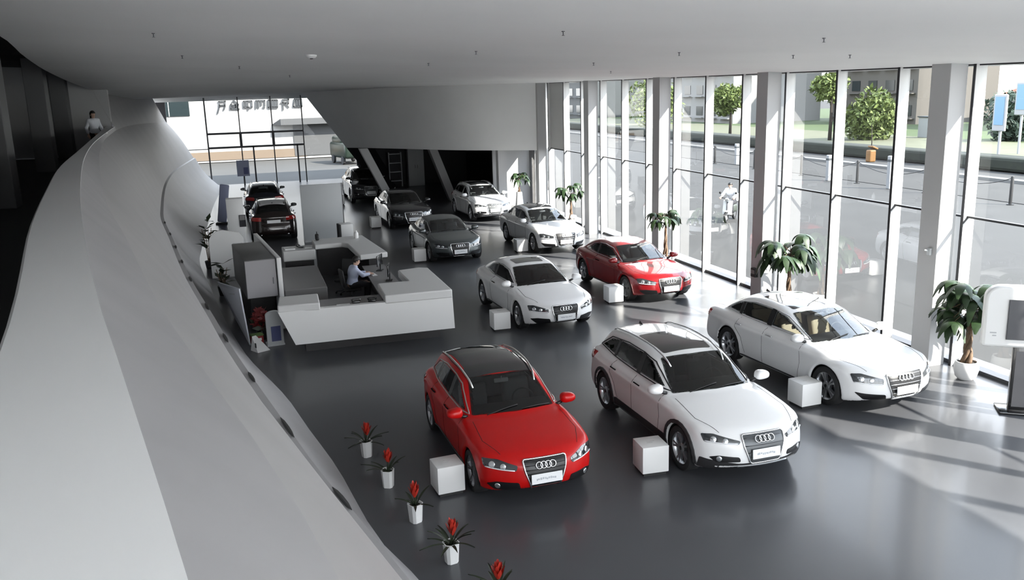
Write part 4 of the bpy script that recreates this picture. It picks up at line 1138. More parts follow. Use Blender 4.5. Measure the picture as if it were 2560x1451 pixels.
G7 = [
 [((-.30, .38), (.32, .40)), ((-.22, .38), (-.26, -.15), (-.46, -.75)), ((.26, .40), (.22, -.10), (.10, -.42)), ((-.25, .02), (.24, .04))],
 [((-.10, .45), (-.36, .05), (-.42, -.40)), ((-.38, -.35), (.34, -.40)), ((-.05, .42), (.30, .05)), ((.02, .12), (.05, -.30)), ((-.28, .0), (.30, -.02)), ((-.2, -.18), (.25, -.2))],
 [((-.34, .34), (-.36, -.26)), ((-.34, .34), (.36, .36)), ((.36, .36), (.34, -.26)), ((-.36, -.26), (.34, -.26)), ((0, .34), (0, -.52)), ((-.12, .3), (-.13, -.24))],
 [((-.36, .36), (-.42, -.40)), ((-.36, .36), (.40, .36)), ((.40, .36), (.36, -.2)), ((-.15, .34), (-.18, -.35)), ((.1, .3), (.08, -.1)), ((.2, -.3), (.36, -.36))],
 [((-.36, .40), (-.42, -.36)), ((-.36, .38), (.40, .36)), ((.40, .36), (.36, -.36)), ((-.42, -.36), (.36, -.36)), ((-.2, .36), (-.22, -.34)), ((0, .36), (-.02, -.34)), ((.2, .36), (.18, -.34))],
 [((-.20, .42), (-.24, -.62)), ((-.40, .06), (.10, .10)), ((-.10, .40), (.34, .42)), ((.30, .42), (.26, -.02)), ((-.08, .02), (.30, .0)), ((.0, .0), (.28, -.40))],
 [((-.24, .42), (-.40, -.34)), ((-.24, .42), (.34, .40)), ((.34, .40), (.36, -.34)), ((-.40, -.34), (.36, -.34)), ((-.05, .38), (-.08, -.3)), ((.15, .38), (.14, -.3))],
]
for i, g in enumerate(G7):
    b = MB(); cx = -1.25 + i * 1.09
    for st in g:
        for p, q in zip(st[:-1], st[1:]):
            a = Vector((cx + p[0], -.10, 4.98 + p[1] * .90)); c = Vector((cx + q[0], -.10, 4.98 + q[1] * .90)); d = c - a
            b.box((a + c) / 2, (d.length + .05, .10, .12 if i != 4 else .16), (0, -math.atan2(d.z, d.x), 0))
    b.build('sign_character', MATS['glyph_dark'], wb)
b = MB(); t = empty('parked_van', (8.6, 76.0, -.06), .2); tag(t, 'dark green van parked before the gate of the white building', 'car')
b.box((0, 0, 1.15), (1.9, 4.2, 1.3), bev=.25, seg=3); b.box((0, .4, 1.95), (1.7, 2.6, .7), bev=.25, seg=3); b.build('body', MATS['van_green'], t, True, .8)
for sx in (-.85, .85):
    for sy in (-1.3, 1.3): b = MB(); b.lathe([(.0005, -.1), (.33, -.1), (.36, 0), (.33, .1), (.0005, .1)], 20, (sx, sy, .36), 'X', False); b.build('wheel', MATS['rubber'], t, True, .7)

# ---- sprinklers under the ceiling
spr = [(-1.006, 13.427), (-.894, 18.038), (.13, 21.47), (1.478, 25.914), (3.919, 14.795), (3.991, 10.772), (7.034, 17.232), (9.077, 21.099), (7.027, 13.505), (8.992, 13.209), (7.301, 10.067), (9.68, 12.64), (3.935, 18.802)]
s0 = None
for i, (x, y) in enumerate(spr):
    if s0 is None:
        s0 = empty('sprinkler', (x, y, zceil(x, y))); b = MB(); b.lathe([(.022, .01), (.022, -.008), (.007, -.010), (.007, -.05), (.0005, -.05)], 10); b.build('stem', MATS['steel_dark'], s0, True, .6)
        b = MB(); b.lathe([(.0005, -.048), (.020, -.051), (.020, -.055), (.0005, -.056)], 10); b.build('deflector', MATS['steel_dark'], s0, True, .6); o = s0
    else: o = copy_tree(s0); o.location = (x, y, zceil(x, y))
    tag(o, 'small grey sprinkler head hanging from the white ceiling', 'sprinkler', 'sprinklers under the ceiling')
dt = empty('smoke_detector', (1.378, 16.931, zceil(1.378, 16.931))); tag(dt, 'small white round detector on the ceiling above the reception side', 'detector')
b = MB(); b.lathe([(.10, .01), (.10, -.03), (.07, -.06), (.0005, -.065)], 18); b.build('housing', MATS['pot_white'], dt, True, .6); b = MB(); b.lathe([(.03, -.062), (.03, -.075), (.0005, -.078)], 10); b.build('sensor', MATS['black_matt'], dt, True)
# ------------------------------------------------------------------ people: one continuous skin from joined tapering limbs; clothes and hair are shells over it
def cone(P, a, b, ra, rb):
    a = np.array(a, float); b = np.array(b, float); d = b - a; L2 = max((d * d).sum(), 1e-9)
    t = np.clip(((P - a) @ d) / L2, 0, 1)
    return np.linalg.norm(P - a - t[..., None] * d, axis=-1) - (ra + (rb - ra) * t)
def ellip(P, c, r):
    q = (P - np.array(c)) / np.array(r); l = np.linalg.norm(q, axis=-1)
    return (l - 1) * min(r)
def fold(L, k):
    o = L[0]
    for q in L[1:]: o = smin(o, q, k)
    return o
def grid_mesh(f, lo, hi, h):
    n = np.ceil((np.array(hi) - np.array(lo)) / h).astype(int) + 1
    ax = [lo[i] + np.arange(n[i]) * h for i in range(3)]
    P = np.stack(np.meshgrid(*ax, indexing='ij'), -1)
    F = f(P); V, Q = surface_nets(F, np.array(lo, float), h)
    for _ in range(2):
        e = .003; v = f(V); g = np.stack([f(V + np.eye(3)[i] * e) - f(V - np.eye(3)[i] * e) for i in range(3)], 1) / (2 * e)
        st = (v / np.maximum((g * g).sum(1), .2))[:, None] * g
        st *= np.minimum(1, .5 * h / np.maximum(np.linalg.norm(st, axis=1), 1e-9))[:, None]; V = V - st
    return V, Q
def make_person(label, J, loc, rz, shirt, trousers='trousers', sleeve=1.0, hair_long=False, parent=None, h=.014, head_tilt=0.0, group=None):
    """J: joints in metres, facing +X, left is +Y."""
    t = empty('person', loc, rz); tag(t, label, 'person', group)
    A = {k: np.array(v, float) for k, v in J.items()}
    hd = A['head']; up = (hd - A['neck']); up = up / np.linalg.norm(up)
    def torso(P):
        hipc = A['pelvis']; ch = A['chest']
        L = [cone(P, hipc + [0, .07, 0], hipc + [0, -.07, 0], .115, .115), cone(P, hipc, ch - (ch - hipc) * .35, .125, .12), cone(P, ch + [0, .08, 0], ch + [0, -.08, 0], .118, .118), cone(P, A['shL'], A['shR'], .062, .062)]
        return fold(L, .10)
    def arm(P, s, full=1.0):
        e, w = A['el' + s], A['wr' + s]
        return fold([cone(P, A['sh' + s], e, .055, .042), cone(P, e, e + (w - e) * full, .043, .043 - .013 * full)], .03)
    def leg(P, s):
        return fold([cone(P, A['hip' + s], A['kn' + s], .088, .058), cone(P, A['kn' + s], A['an' + s], .060, .040)], .04)
    def foot(P, s):
        a = A['an' + s]; fw = A.get('toe' + s, a + [.17, 0, -.05])
        return fold([cone(P, a + [-.03, 0, -.045], fw, .040, .032), cone(P, a, a + [-.02, 0, -.04], .042, .042)], .03)
    def hand(P, s):
        w = A['wr' + s]; d = w - A['el' + s]; d = d / np.linalg.norm(d); sg = 1 if s == 'L' else -1
        z = np.array([0, 0, 1.0]); sd = np.cross(d, z); sd = sd / max(np.linalg.norm(sd), 1e-6) if np.linalg.norm(sd) > .2 else np.array([0, 1.0, 0])
        nn = np.cross(sd, d)
        L = [cone(P, w + d * .01, w + d * .07, .024, .030)]
        for i, (o, ln) in enumerate(((-.030, .062), (-.010, .075), (.010, .070), (.029, .055))):
            b0 = w + d * .085 + sd * o; m = b0 + d * ln * .55 - nn * .012; q = m + d * ln * .40 - nn * .028
            L.append(fold([cone(P, w + d * .05 + sd * o * .8, b0, .013, .0105), cone(P, b0, m, .0105, .0095), cone(P, m, q, .0095, .008)], .006))
        th = w + d * .03 - sd * .030 * sg; L.append(fold([cone(P, th, th + d * .035 - sd * .022 * sg, .013, .011), cone(P, th + d * .035 - sd * .022 * sg, th + d * .065 - sd * .024 * sg, .011, .009)], .006))
        return fold(L, .008)
    fwd = np.array([1.0, 0, 0]); fwd = fwd - up * (fwd @ up); fwd /= np.linalg.norm(fwd); lat = np.cross(up, fwd)
    def headf(P):
        q = np.stack([(P - hd) @ fwd, (P - hd) @ lat, (P - hd) @ up], -1)
        return fold([ellip(q, (0, 0, .03), (.098, .078, .095)), ellip(q, (.022, 0, -.045), (.068, .058, .070)), ellip(q, (.098, 0, -.012), (.020, .013, .026)), cone(q, [.075, 0, -.062], [.080, 0, -.064], .022, .022),
                     ellip(q, (-.005, .080, -.012), (.020, .012, .030)), ellip(q, (-.005, -.080, -.012), (.020, .012, .030))], .018)
    def body(P):
        L = [torso(P), cone(P, A['chest'] + up * .10, hd - up * .03, .055, .050)]
        for s in 'LR': L += [arm(P, s), leg(P, s), foot(P, s)]
        b = fold(L, .022); b = smin(b, headf(P), .02)
        for s in 'LR': b = smin(b, hand(P, s), .012)
        return b
    allp = np.array([v for v in A.values()])
    lo = allp.min(0) - .24; hi = allp.max(0) + .24
    V, Q = grid_mesh(body, lo, hi, h); bd = mesh_obj('body', V, Q, MATS['skin'], t, True)
    nb = A['chest'] + up * .198
    def shirt_f(P):
        L = [torso(P), cone(P, A['chest'] + up * .08, A['chest'] + up * .20, .074, .056)] + [arm(P, s, sleeve) for s in 'LR']
        f = fold(L, .018) - .014
        f = smax(f, (P - nb) @ up, .01)
        lowd = (A['pelvis'] - A['chest']); lowd = lowd / np.linalg.norm(lowd)
        for s in 'LR':
            e, w = A['el' + s], A['wr' + s]; d = (w - e) / np.linalg.norm(w - e)
            near = np.linalg.norm(P - w, axis=-1) < .14
            f = np.where(near, smax(f, (P - (e + (w - e) * (sleeve - .06))) @ d, .006), f)
        return smax(f, (P - (A['pelvis'] + lowd * .02)) @ lowd, .01)
    V, Q = grid_mesh(shirt_f, lo, hi, h); mesh_obj('shirt', V, Q, MATS[shirt], t, True)
    def trous_f(P):
        L = [cone(P, A['pelvis'] + [0, .07, 0], A['pelvis'] + [0, -.07, 0], .117, .117)] + [leg(P, s) for s in 'LR']
        f = fold(L, .06) - .012
        for s in 'LR':
            k, a = A['kn' + s], A['an' + s]; d = (a - k) / np.linalg.norm(a - k)
            f = np.where(np.linalg.norm(P - a, axis=-1) < .18, smax(f, (P - (a - d * .01)) @ d, .006), f)
        ud = (A['chest'] - A['pelvis']); ud = ud / np.linalg.norm(ud)
        return smax(f, (P - (A['pelvis'] + ud * .08)) @ ud, .01)
    V, Q = grid_mesh(trous_f, lo, hi, h); mesh_obj('trousers', V, Q, MATS[trousers], t, True)
    for s in 'LR':
        V, Q = grid_mesh(lambda P: foot(P, s) - .010, A['an' + s] - .28, A['an' + s] + .28, .014); mesh_obj('shoe', V, Q, MATS['shoe'], t, True)
    def hair_f(P):
        q = np.stack([(P - hd) @ fwd, (P - hd) @ lat, (P - hd) @ up], -1)
        f = ellip(q, (-.010, 0, .038), (.112, .094, .108))
        cut = .055 - (q[..., 2] - .02) * .9 ; face = q[..., 0] - np.where(q[..., 2] > .05, .10, .028)
        f = smax(f, face, .015)
        if hair_long: f = smin(f, cone(q, [-.055, 0, 0], [-.085, 0, -.17], .075, .05), .03)
        else: f = smax(f, -(q[..., 2] + .055), .02)
        return f
    V, Q = grid_mesh(hair_f, hd - .32, hd + .26, .012); mesh_obj('hair', V, Q, MATS['hair'], t, True)
    for sg in (-1, 1):
        c = hd + fwd * .083 + lat * sg * .031 + up * .005
        b = MB(); b.lathe([(.0005, -.012), (.009, -.008), (.012, 0), (.009, .008), (.0005, .012)], 10, tuple(c), cap=False); b.build('eye', MATS['black_gloss'], bd, True)
    c = hd + fwd * .088 - up * .062
    b = MB(); b.tube([tuple(c - lat * .024 - fwd * .006), tuple(c), tuple(c + lat * .024 - fwd * .006)], [.004, .006, .004], 6); b.build('mouth', MATS['bract_dark'], bd, True)
    return t
STAND = dict(pelvis=(0, 0, .95), chest=(0, 0, 1.28), neck=(0, 0, 1.46), head=(.02, 0, 1.60), shL=(0, .17, 1.39), shR=(0, -.17, 1.39), elL=(-.03, .285, 1.13), elR=(-.03, -.285, 1.13), wrL=(.10, .30, .90), wrR=(.10, -.30, .90),
    hipL=(0, .09, .90), hipR=(0, -.09, .90), knL=(.02, .10, .50), knR=(.02, -.10, .50), anL=(0, .10, .09), anR=(0, -.10, .09))
SIT = dict(pelvis=(0, 0, .56), chest=(.05, 0, .88), neck=(.10, 0, 1.05), head=(.15, 0, 1.18), shL=(.07, .17, .98), shR=(.07, -.17, .98), elL=(.24, .21, .80), elR=(.26, -.20, .80), wrL=(.45, .13, .80), wrR=(.48, -.12, .80),
    hipL=(.02, .09, .54), hipR=(.02, -.09, .54), knL=(.44, .11, .52), knR=(.44, -.11, .52), anL=(.40, .11, .10), anR=(.40, -.11, .10))
RIDE = dict(pelvis=(-.10, 0, .92), chest=(.02, 0, 1.22), neck=(.08, 0, 1.39), head=(.13, 0, 1.53), shL=(.03, .18, 1.33), shR=(.03, -.18, 1.33), elL=(.20, .30, 1.12), elR=(.20, -.30, 1.12), wrL=(.43, .29, 1.06), wrR=(.43, -.29, 1.06),
    hipL=(-.06, .10, .88), hipR=(-.06, -.10, .88), knL=(.30, .14, .78), knR=(.30, -.14, .78), anL=(.26, .15, .36), anR=(.26, -.15, .36))
make_person('person with dark hair and a white top standing behind the parapet of the upper gallery', STAND, (-5.05, 35.6, 3.65), -.9, 'shirt_white', hair_long=True)
make_person('person in a pale shirt seated inside the reception desk, reaching to the dark worktop', SIT, (2.62, 24.3, 0), .15, 'shirt_blue', hair_long=False)
make_person('person in a white shirt riding a scooter past the glass front', RIDE, (19.75, 33.1, -.06), PI + .75, 'shirt_white', sleeve=.55)
# the chair the receptionist sits on
def office_chair(label, x, y, rz):
    t = empty('office_chair', (x, y, 0), rz); tag(t, label, 'chair', None)
    b = MB(); b.box((0, 0, .41), (.46, .46, .07), bev=.03); b.build('seat', MATS['black_matt'], t, True, .8)
    b = MB(); b.box((-.26, 0, .74), (.06, .42, .50), (0, -.12, 0), .03); b.build('backrest', MATS['black_matt'], t, True, .8)
    b = MB(); b.tube([(-.1, 0, .40), (-.25, 0, .42), (-.27, 0, .60)], .02, 6); b.build('back_support', MATS['steel_dark'], t, True)
    b = MB(); b.tube([(0, 0, .06), (0, 0, .39)], .03, 8); b.build('gas_lift', MATS['steel_dark'], t, True)
    for k in range(5):
        a = 2 * PI * k / 5; b = MB(); b.tube([(0, 0, .09), (.27 * math.cos(a), .27 * math.sin(a), .07)], [.025, .016], 6); lg = b.build('leg', MATS['steel_dark'], t, True)
        b = MB(); b.lathe([(.0005, -.015), (.028, -.015), (.028, .015), (.0005, .015)], 10, (.27 * math.cos(a), .27 * math.sin(a), .03), 'X', False); b.build('caster', MATS['black_matt'], lg, True, .7)
office_chair('black office chair under the person at reception', 2.60, 24.3, .15)
office_chair('empty black office chair inside the reception desk, behind the seated person', 2.55, 25.6, -2.2)

# ------------------------------------------------------------------ scooter under the rider
t = empty('scooter', (19.75, 33.1, -.06), PI + .75); tag(t, 'dark scooter with a white rear box and leg shield, ridden past the glass front', 'scooter')
for x in (.62, -.58):
    b = MB(); b.lathe([(.15, -.04), (.22, -.045), (.235, -.02), (.235, .02), (.22, .045), (.15, .04)], 22, (x, 0, .235), 'Y', False); w = b.build('wheel', MATS['rubber'], t, True, .8)
    b = MB(); b.lathe([(.0005, -.03), (.14, -.03), (.16, 0), (.14, .03), (.0005, .03)], 16, (x, 0, .235), 'Y', False); b.build('rim', MATS['rim_silver'], w, True, .7)
b = MB(); b.box((-.30, 0, .52), (.62, .30, .34), (0, -.1, 0), .09, 3); b.build('rear_body', MATS['scooter_dark'], t, True, .8)
b = MB(); b.box((-.20, 0, .745), (.62, .28, .10), (0, .02, 0), .04, 3); b.build('saddle', MATS['black_matt'], t, True, .8)
b = MB(); b.box((.16, 0, .30), (.42, .30, .06), bev=.02); b.build('footboard', MATS['scooter_dark'], t, True, .8)
b = MB(); b.box((.44, 0, .62), (.08, .40, .62), (0, -.22, 0), .035, 3); b.build('leg_shield', MATS['scooter_white'], t, True, .8)
b = MB(); b.tube([(.62, 0, .26), (.50, 0, .70), (.44, 0, 1.0)], .03, 8); b.build('fork', MATS['steel_dark'], t, True)
b = MB(); b.tube([(.42, .36, 1.04), (.46, .12, 1.02), (.46, -.12, 1.02), (.42, -.36, 1.04)], .018, 8); b.build('handlebar', MATS['black_matt'], t, True)
b = MB(); b.box((.53, 0, .96), (.10, .18, .15), bev=.05, seg=3); b.build('headlight', MATS['lamp_chrome'], t, True, .8)
b = MB(); b.box((.62, 0, .49), (.36, .13, .05), (0, -.05, 0), .02); b.build('mudguard', MATS['scooter_white'], t, True, .8)
b = MB(); b.box((-.66, 0, .93), (.36, .38, .32), bev=.06, seg=3); k = b.build('top_box', MATS['scooter_white'], t, True, .8); b = MB(); b.box((-.62, 0, .74), (.30, .20, .06)); b.build('rack', MATS['steel_dark'], t)
for s in (-1, 1):
    b = MB(); b.tube([(.44, s * .25, 1.04), (.40, s * .34, 1.22)], .008, 5); b.lathe([(.0005, 0), (.05, 0), (.05, .012), (.0005, .016)], 12, (.40, s * .34, 1.24), 'X', False); b.build('mirror', MATS['black_matt'], t, True)

# ------------------------------------------------------------------ white display cubes beside the cars
def cube(label, x, y, rz, s=.42, z=.05):
    t = empty('display_cube', (x, y, 0), rz); tag(t, label, 'display cube', 'white display cubes beside the cars')
    b = MB(); b.box((0, 0, z / 2), (s * .86, s * .86, z)); b.build('plinth', MATS['cube_foot'], t)
    b = MB(); b.box((0, 0, z + s / 2), (s, s, s), bev=.012); bx = b.build('block', MATS['cube_white'], t, True, .6)
    b = MB(); b.box((.0, .02, z + s + .001), (s * .30, s * .012, .003)); b.box((-.03, -.03, z + s + .001), (s * .22, s * .012, .003)); b.build('printed_note', MATS['marks_grey'], bx)
cube('white display cube beside the front wheel of the bright red hatchback', 2.45, 11.78, .08, .41)
cube('white display cube beside the front wheel of the white estate with black arches', 5.52, 11.36, -.06, .42)
cube('white display cube beside the front wheel of the white limousine', 9.33, 12.93, .05, .42)
cube('white display cube beside the front wheel of the white coupe with a small sunroof', 5.66, 20.02, .0, .42)
cube('white display cube beside the front wheel of the dark red coupe', 9.28, 21.45, -.03, .42)
cube('white display cube beside the front wheel of the white saloon near the glass front', 9.28, 29.75, .0, .42)
cube('white display cube beside the front wheel of the grey coupe', 5.52, 29.5, .0, .42)
cube('white display cube beside the black saloon', 5.28, 38.0, .02, .44)
cube('white display cube beside the black off-roader', 4.72, 47.0, .0, .46)

# ------------------------------------------------------------------ red flowering plants in white cups along the curved wall
def bromeliad(label, x, y, rz, lean=0.0, sc=1.0, seed=1, leaves=11):
    rng = random.Random(seed)
    t = empty('flowering_plant', (x, y, 0), rz); tag(t, label, 'plant', 'red flowering plants along the curved wall')
    b = MB()
    for (r, z) in (): pass
    sq = lambda r: [(r, r * .6), (r * .6, r), (-r * .6, r), (-r, r * .6), (-r, -r * .6), (-r * .6, -r), (r * .6, -r), (r, -r * .6)]
    rings = [(.070, 0), (.072, .012), (.086, .26), (.090, .27), (.080, .27), (.076, .22)]
    V = []; F = []
    for (r, z) in rings: V += [(p[0], p[1], z) for p in sq(r * sc)]
    for i in range(len(rings) - 1):
        for j in range(8): F.append([i * 8 + j, i * 8 + (j + 1) % 8, (i + 1) * 8 + (j + 1) % 8, (i + 1) * 8 + j])
    F.append(list(range(8))[::-1]); b.add(V, F); b.build('pot', MATS['pot_white'], t, True, .5)
    b = MB(); b.add([(p[0], p[1], .235) for p in sq(.077 * sc)], [list(range(8))]); b.build('soil', MATS['soil'], t)
    for i in range(leaves):
        a = 2 * PI * i / leaves + rng.uniform(-.25, .25); L = rng.uniform(.26, .40); el = rng.uniform(.35, 1.2)
        V = []; n = 8
        for k in range(n + 1):
            u = k / n; r = .02 + L * u * math.cos(el) * (1 + .25 * u); z = .235 + L * (u * math.sin(el) - .30 * u * u); w = .020 * math.sin(PI * (.12 + .86 * u)) + .002
            ca, sa = math.cos(a), math.sin(a)
            for s, dz in ((-1, .006), (0, -.004), (1, .006)): V.append((r * ca - s * w * sa, r * sa + s * w * ca, z + dz))
        F = []
        for k in range(n):
            for s in (0, 1): F.append([k * 3 + s, k * 3 + s + 1, k * 3 + s + 4, k * 3 + s + 3])
        mesh_obj('leaf', V, F, MATS['leaf_dark'], t, True)
    b = MB(); b.tube([(0, 0, .23), (lean * .2, 0, .34), (lean * .5, 0, .46)], [.014, .012, .012], 7); st = b.build('stem', MATS['leaf_dark'], t, True)
    V = []; F = []
    for i in range(16):
        lv = i // 6; a = i * 2.4; z0 = .36 + lv * .05; L = .165 - lv * .018; el = 1.12 + lv * .12
        k0 = len(V); n = 5
        for k in range(n + 1):
            u = k / n; r = .012 + L * u * math.cos(el); z = z0 + L * (u * math.sin(el)); w = .024 * math.sin(PI * (.15 + .80 * u)) + .002; ca, sa = math.cos(a), math.sin(a)
            ox = lean * .45
            for s in (-1, 0, 1): V.append((ox + r * ca - s * w * sa, r * sa + s * w * ca, z + (.005 if s else -.004)))
        for k in range(n):
            for s in (0, 1): F.append([k0 + k * 3 + s, k0 + k * 3 + s + 1, k0 + k * 3 + s + 4, k0 + k * 3 + s + 3])
    mesh_obj('bract', V, F, MATS['bract_red'], t, True)
bromeliad('red flowering plant in a white cup, farthest along the curved wall from the balcony', 1.49, 13.46, .3, .05, 1.0, 2)
bromeliad('red flowering plant in a white cup, second from the far end of the row', 1.64, 12.22, 1.1, .10, 1.0, 3, 7)
bromeliad('red flowering plant in a white cup, left of the white cube by the red hatchback', 1.82, 11.0, 2.0, .0, 1.05, 4, 7)
bromeliad('red flowering plant with wide spread leaves in a white cup, second nearest of the row', 2.04, 9.8, .2, .06, 1.05, 5, 13)
bromeliad('red flowering plant in the nearest cup of the row, mostly below the picture edge', 2.32, 8.62, 1.5, .04, 1.05, 6, 13)

# ------------------------------------------------------------------ money trees in white pots by the glass front
def money_tree(label, x, y, h, spread, seed, pot='round', tr=.05, m='leaf_palm', nl=20, lean=(0, 0)):
    rng = random.Random(seed); t = empty('potted_tree', (x, y, 0)); tag(t, label, 'plant')
    b = MB()
    if pot == 'round': b.lathe([(.13, 0), (.19, .06), (.225, .20), (.215, .32), (.20, .36), (.18, .36), (.185, .30)], 24); ph = .33
    elif pot == 'tall': b.lathe([(.22, 0), (.215, .02), (.14, .80), (.13, .82), (.115, .82), (.115, .76)], 20); ph = .78
    else: b.lathe([(.14, 0), (.20, .34), (.205, .36), (.18, .36), (.175, .30)], 20); ph = .32
    b.build('pot', MATS['pot_white'], t, True, .6)
    b = MB(); b.lathe([(.0005, ph), (.185 if pot != 'tall' else .115, ph)], 16, cap=False); b.build('soil', MATS['soil'], t)
    th = h - spread * .55
    b = MB()
    for k in range(3):
        pts = []
        for i in range(15):
            u = i / 14; a = 2 * PI * k / 3 + u * 7; r = tr * .55 * (1 - .35 * u) + (.05 * (1 - u) ** 3)
            pts.append((r * math.cos(a) + lean[0] * u, r * math.sin(a) + lean[1] * u, ph - .03 + (th - ph) * u))
        b.tube(pts, [tr * (1.0 - .45 * i / 14) for i in range(15)], 7)
    b.build('braided_trunk', MATS['bark'], t, True)
    V = []; F = []; tb = MB()
    for i in range(nl):
        a = i * 2.399 + rng.uniform(-.2, .2); el = rng.uniform(-.35, 1.05); L = spread * rng.uniform(.34, .52)
        base = Vector((lean[0], lean[1], th + rng.uniform(-.12, .10)))
        tip = base + Vector((math.cos(a) * math.cos(el), math.sin(a) * math.cos(el), math.sin(el))) * L
        mid = base.lerp(tip, .5) + Vector((0, 0, .06)); tb.tube([base, mid, tip], [.010, .007, .005], 5)
        for k in range(6):
            b2 = a + (k - 2.5) * .95 + rng.uniform(-.15, .15); LL = spread * rng.uniform(.26, .40); dr = rng.uniform(.6, 1.25)
            dv = Vector((math.cos(b2), math.sin(b2), 0)); sv = Vector((-math.sin(b2), math.cos(b2), 0)); n = 5; k0 = len(V)
            for q in range(n + 1):
                u = q / n; c = tip + dv * LL * u * (1 - .2 * u) - Vector((0, 0, dr * LL * u * u - .04 * u)); w = LL * .21 * math.sin(PI * (.05 + .90 * u ** .8)) + .002
                V += [c - sv * w + Vector((0, 0, -.012)), c, c + sv * w + Vector((0, 0, -.012))]
            for q in range(n):
                for s in (0, 1): F.append([k0 + q * 3 + s, k0 + q * 3 + s + 1, k0 + q * 3 + s + 4, k0 + q * 3 + s + 3])
    tb.build('branches', MATS['bark'], t, True)
    mesh_obj('foliage', V, F, MATS[m], t, True)
    return t
money_tree('braided money tree in a white round pot, standing next to the screen stand', 13.02, 13.02, 2.05, 1.15, 21, nl=27)
money_tree('money tree rising behind the roof of the white limousine', 12.98, 18.85, 2.15, 1.2, 22, 'cup', .04, nl=27)
money_tree('money tree standing against the glass behind the dark red coupe', 12.72, 25.2, 2.05, .92, 23, 'cup', .04, nl=13)
money_tree('money tree standing against the glass behind the white saloon', 12.9, 34.2, 1.95, .98, 24, 'cup', .04, nl=15)
money_tree('small tree in a tall white tapering pot in the recess under the bulkhead', 12.75, 40.9, 1.95, .85, 25, 'tall', .03, 'leaf_palm', 12)
def dark_plant(label, x, y, h, seed, n=16):
    rng = random.Random(seed); t = empty('dark_leaved_plant', (x, y, 0)); tag(t, label, 'plant')
    b = MB(); b.lathe([(.13, 0), (.17, .28), (.15, .28), (.145, .24)], 16); b.build('pot', MATS['black_matt'], t, True, .6)
    b = MB(); 
    for k in range(4): b.tube([(.03 * k - .04, .02 * (k % 2), .22), (.05 * k - .08, .03 * k - .05, h * .5), (.10 * k - .15, .06 * k - .10, h * .85)], [.02, .016, .01], 6)
    b.build('stems', MATS['bark'], t, True)
    V, F = [], []
    for i in range(n):
        a = i * 2.4; z = h * rng.uniform(.35, 1.0); L = rng.uniform(.30, .50); el = rng.uniform(-.1, .9); w = .085
        dv = Vector((math.cos(a) * math.cos(el), math.sin(a) * math.cos(el), math.sin(el))); sv = Vector((-math.sin(a), math.cos(a), 0)); c = Vector((rng.uniform(-.08, .08), rng.uniform(-.08, .08), z)); k = len(V)
        V += [c, c + dv * L * .5 + sv * w, c + dv * L - Vector((0, 0, .04)), c + dv * L * .5 - sv * w]; F.append([k, k + 1, k + 2, k + 3])
    mesh_obj('foliage', V, F, MATS['leaf_dark'], t)
dark_plant('dark leafy plant at the foot of the curved wall, left of the white rounded board', -1.38, 31.4, 1.65, 31, 34)
dark_plant('low dark plant at the foot of the curved wall, just behind the tall white board', -.88, 26.9, .95, 32, 20)

# ------------------------------------------------------------------ reception desk: a U of white counters
rd = empty('reception_desk', (2.4, 19.5, 0)); tag(rd, 'large white U-shaped reception desk with a dark recessed base and inner worktop', 'reception desk')
def D(x, y, z): return (x - 2.4, y - 19.5, z)
def block(name, pts, z0, z1, m, parent=rd, bev=True):
    b = MB(); b.prism([(p[0] - 2.4, p[1] - 19.5) for p in pts], z0, z1); o = b.build(name, MATS[m], parent)
    if bev:
        md = o.modifiers.new('bevel', 'BEVEL'); md.width = .03; md.segments = 3; md.limit_method = 'ANGLE'; o.data.polygons.foreach_set('use_smooth', [True] * len(o.data.polygons)); o.data.set_sharp_from_angle(angle=.6)
    return o
# leaning front fascia
b = MB()
b.add([D(.76, 19.46, .31), D(4.40, 19.46, .31), D(4.40, 19.58, 1.06), D(.44, 19.58, 1.06), D(.86, 19.62, .31), D(4.40, 19.62, .31), D(4.40, 19.74, 1.06), D(.44, 19.74, 1.06)],
      [[0, 1, 2, 3], [7, 6, 5, 4], [0, 4, 5, 1], [1, 5, 6, 2], [2, 6, 7, 3], [3, 7, 4, 0]])
b.build('front_panel', MATS['desk_white'], rd)
block('counter_top', [(2.82, 19.56), (4.40, 19.56), (4.40, 22.35), (4.18, 22.5), (3.60, 22.35), (3.62, 20.95), (2.86, 20.95)], 1.02, 1.22, 'desk_white')
block('end_top', [(.44, 19.62), (1.36, 19.55), (1.40, 20.55), (.52, 20.55)], 1.03, 1.20, 'desk_white')
block('side_panel', [(4.16, 19.7), (4.38, 19.7), (4.38, 22.3), (4.16, 22.3)], .31, 1.02, 'desk_white', bev=False)
block('base', [(1.0, 19.95), (4.15, 19.95), (4.15, 22.2), (3.75, 22.2), (3.75, 20.45), (1.0, 20.45)], 0, .95, 'desk_dark', bev=False)
block('front_shelf', [(1.38, 19.74), (2.84, 19.70), (2.84, 20.75), (1.42, 20.75)], .96, .99, 'desk_grey', bev=False)
block('worktop', [(3.0, 21.1), (3.75, 21.1), (3.75, 25.8), (3.1, 25.8)], .70, .74, 'desk_grey', bev=False)
block('worktop_support', [(3.35, 21.0), (3.75, 21.0), (3.75, 25.9), (3.35, 25.9)], 0, .70, 'desk_dark', bev=False)
block('rear_counter', [(1.95, 28.2), (1.93, 29.3), (3.62, 29.5), (3.9, 25.9), (3.06, 25.75), (2.95, 28.0), (2.8, 28.25)], .92, 1.08, 'desk_white')
block('rear_base', [(2.05, 28.5), (2.05, 29.2), (3.5, 29.3), (3.75, 26.1), (3.35, 26.05), (3.2, 28.4)], 0, .92, 'desk_dark', bev=False)
block('wall_counter', [(.95, 28.1), (1.95, 28.1), (1.95, 29.1), (.95, 29.1)], .62, .95, 'desk_white')
block('wall_counter_base', [(1.0, 28.35), (1.9, 28.35), (1.9, 29.0), (1.0, 29.0)], 0, .62, 'desk_dark', bev=False)
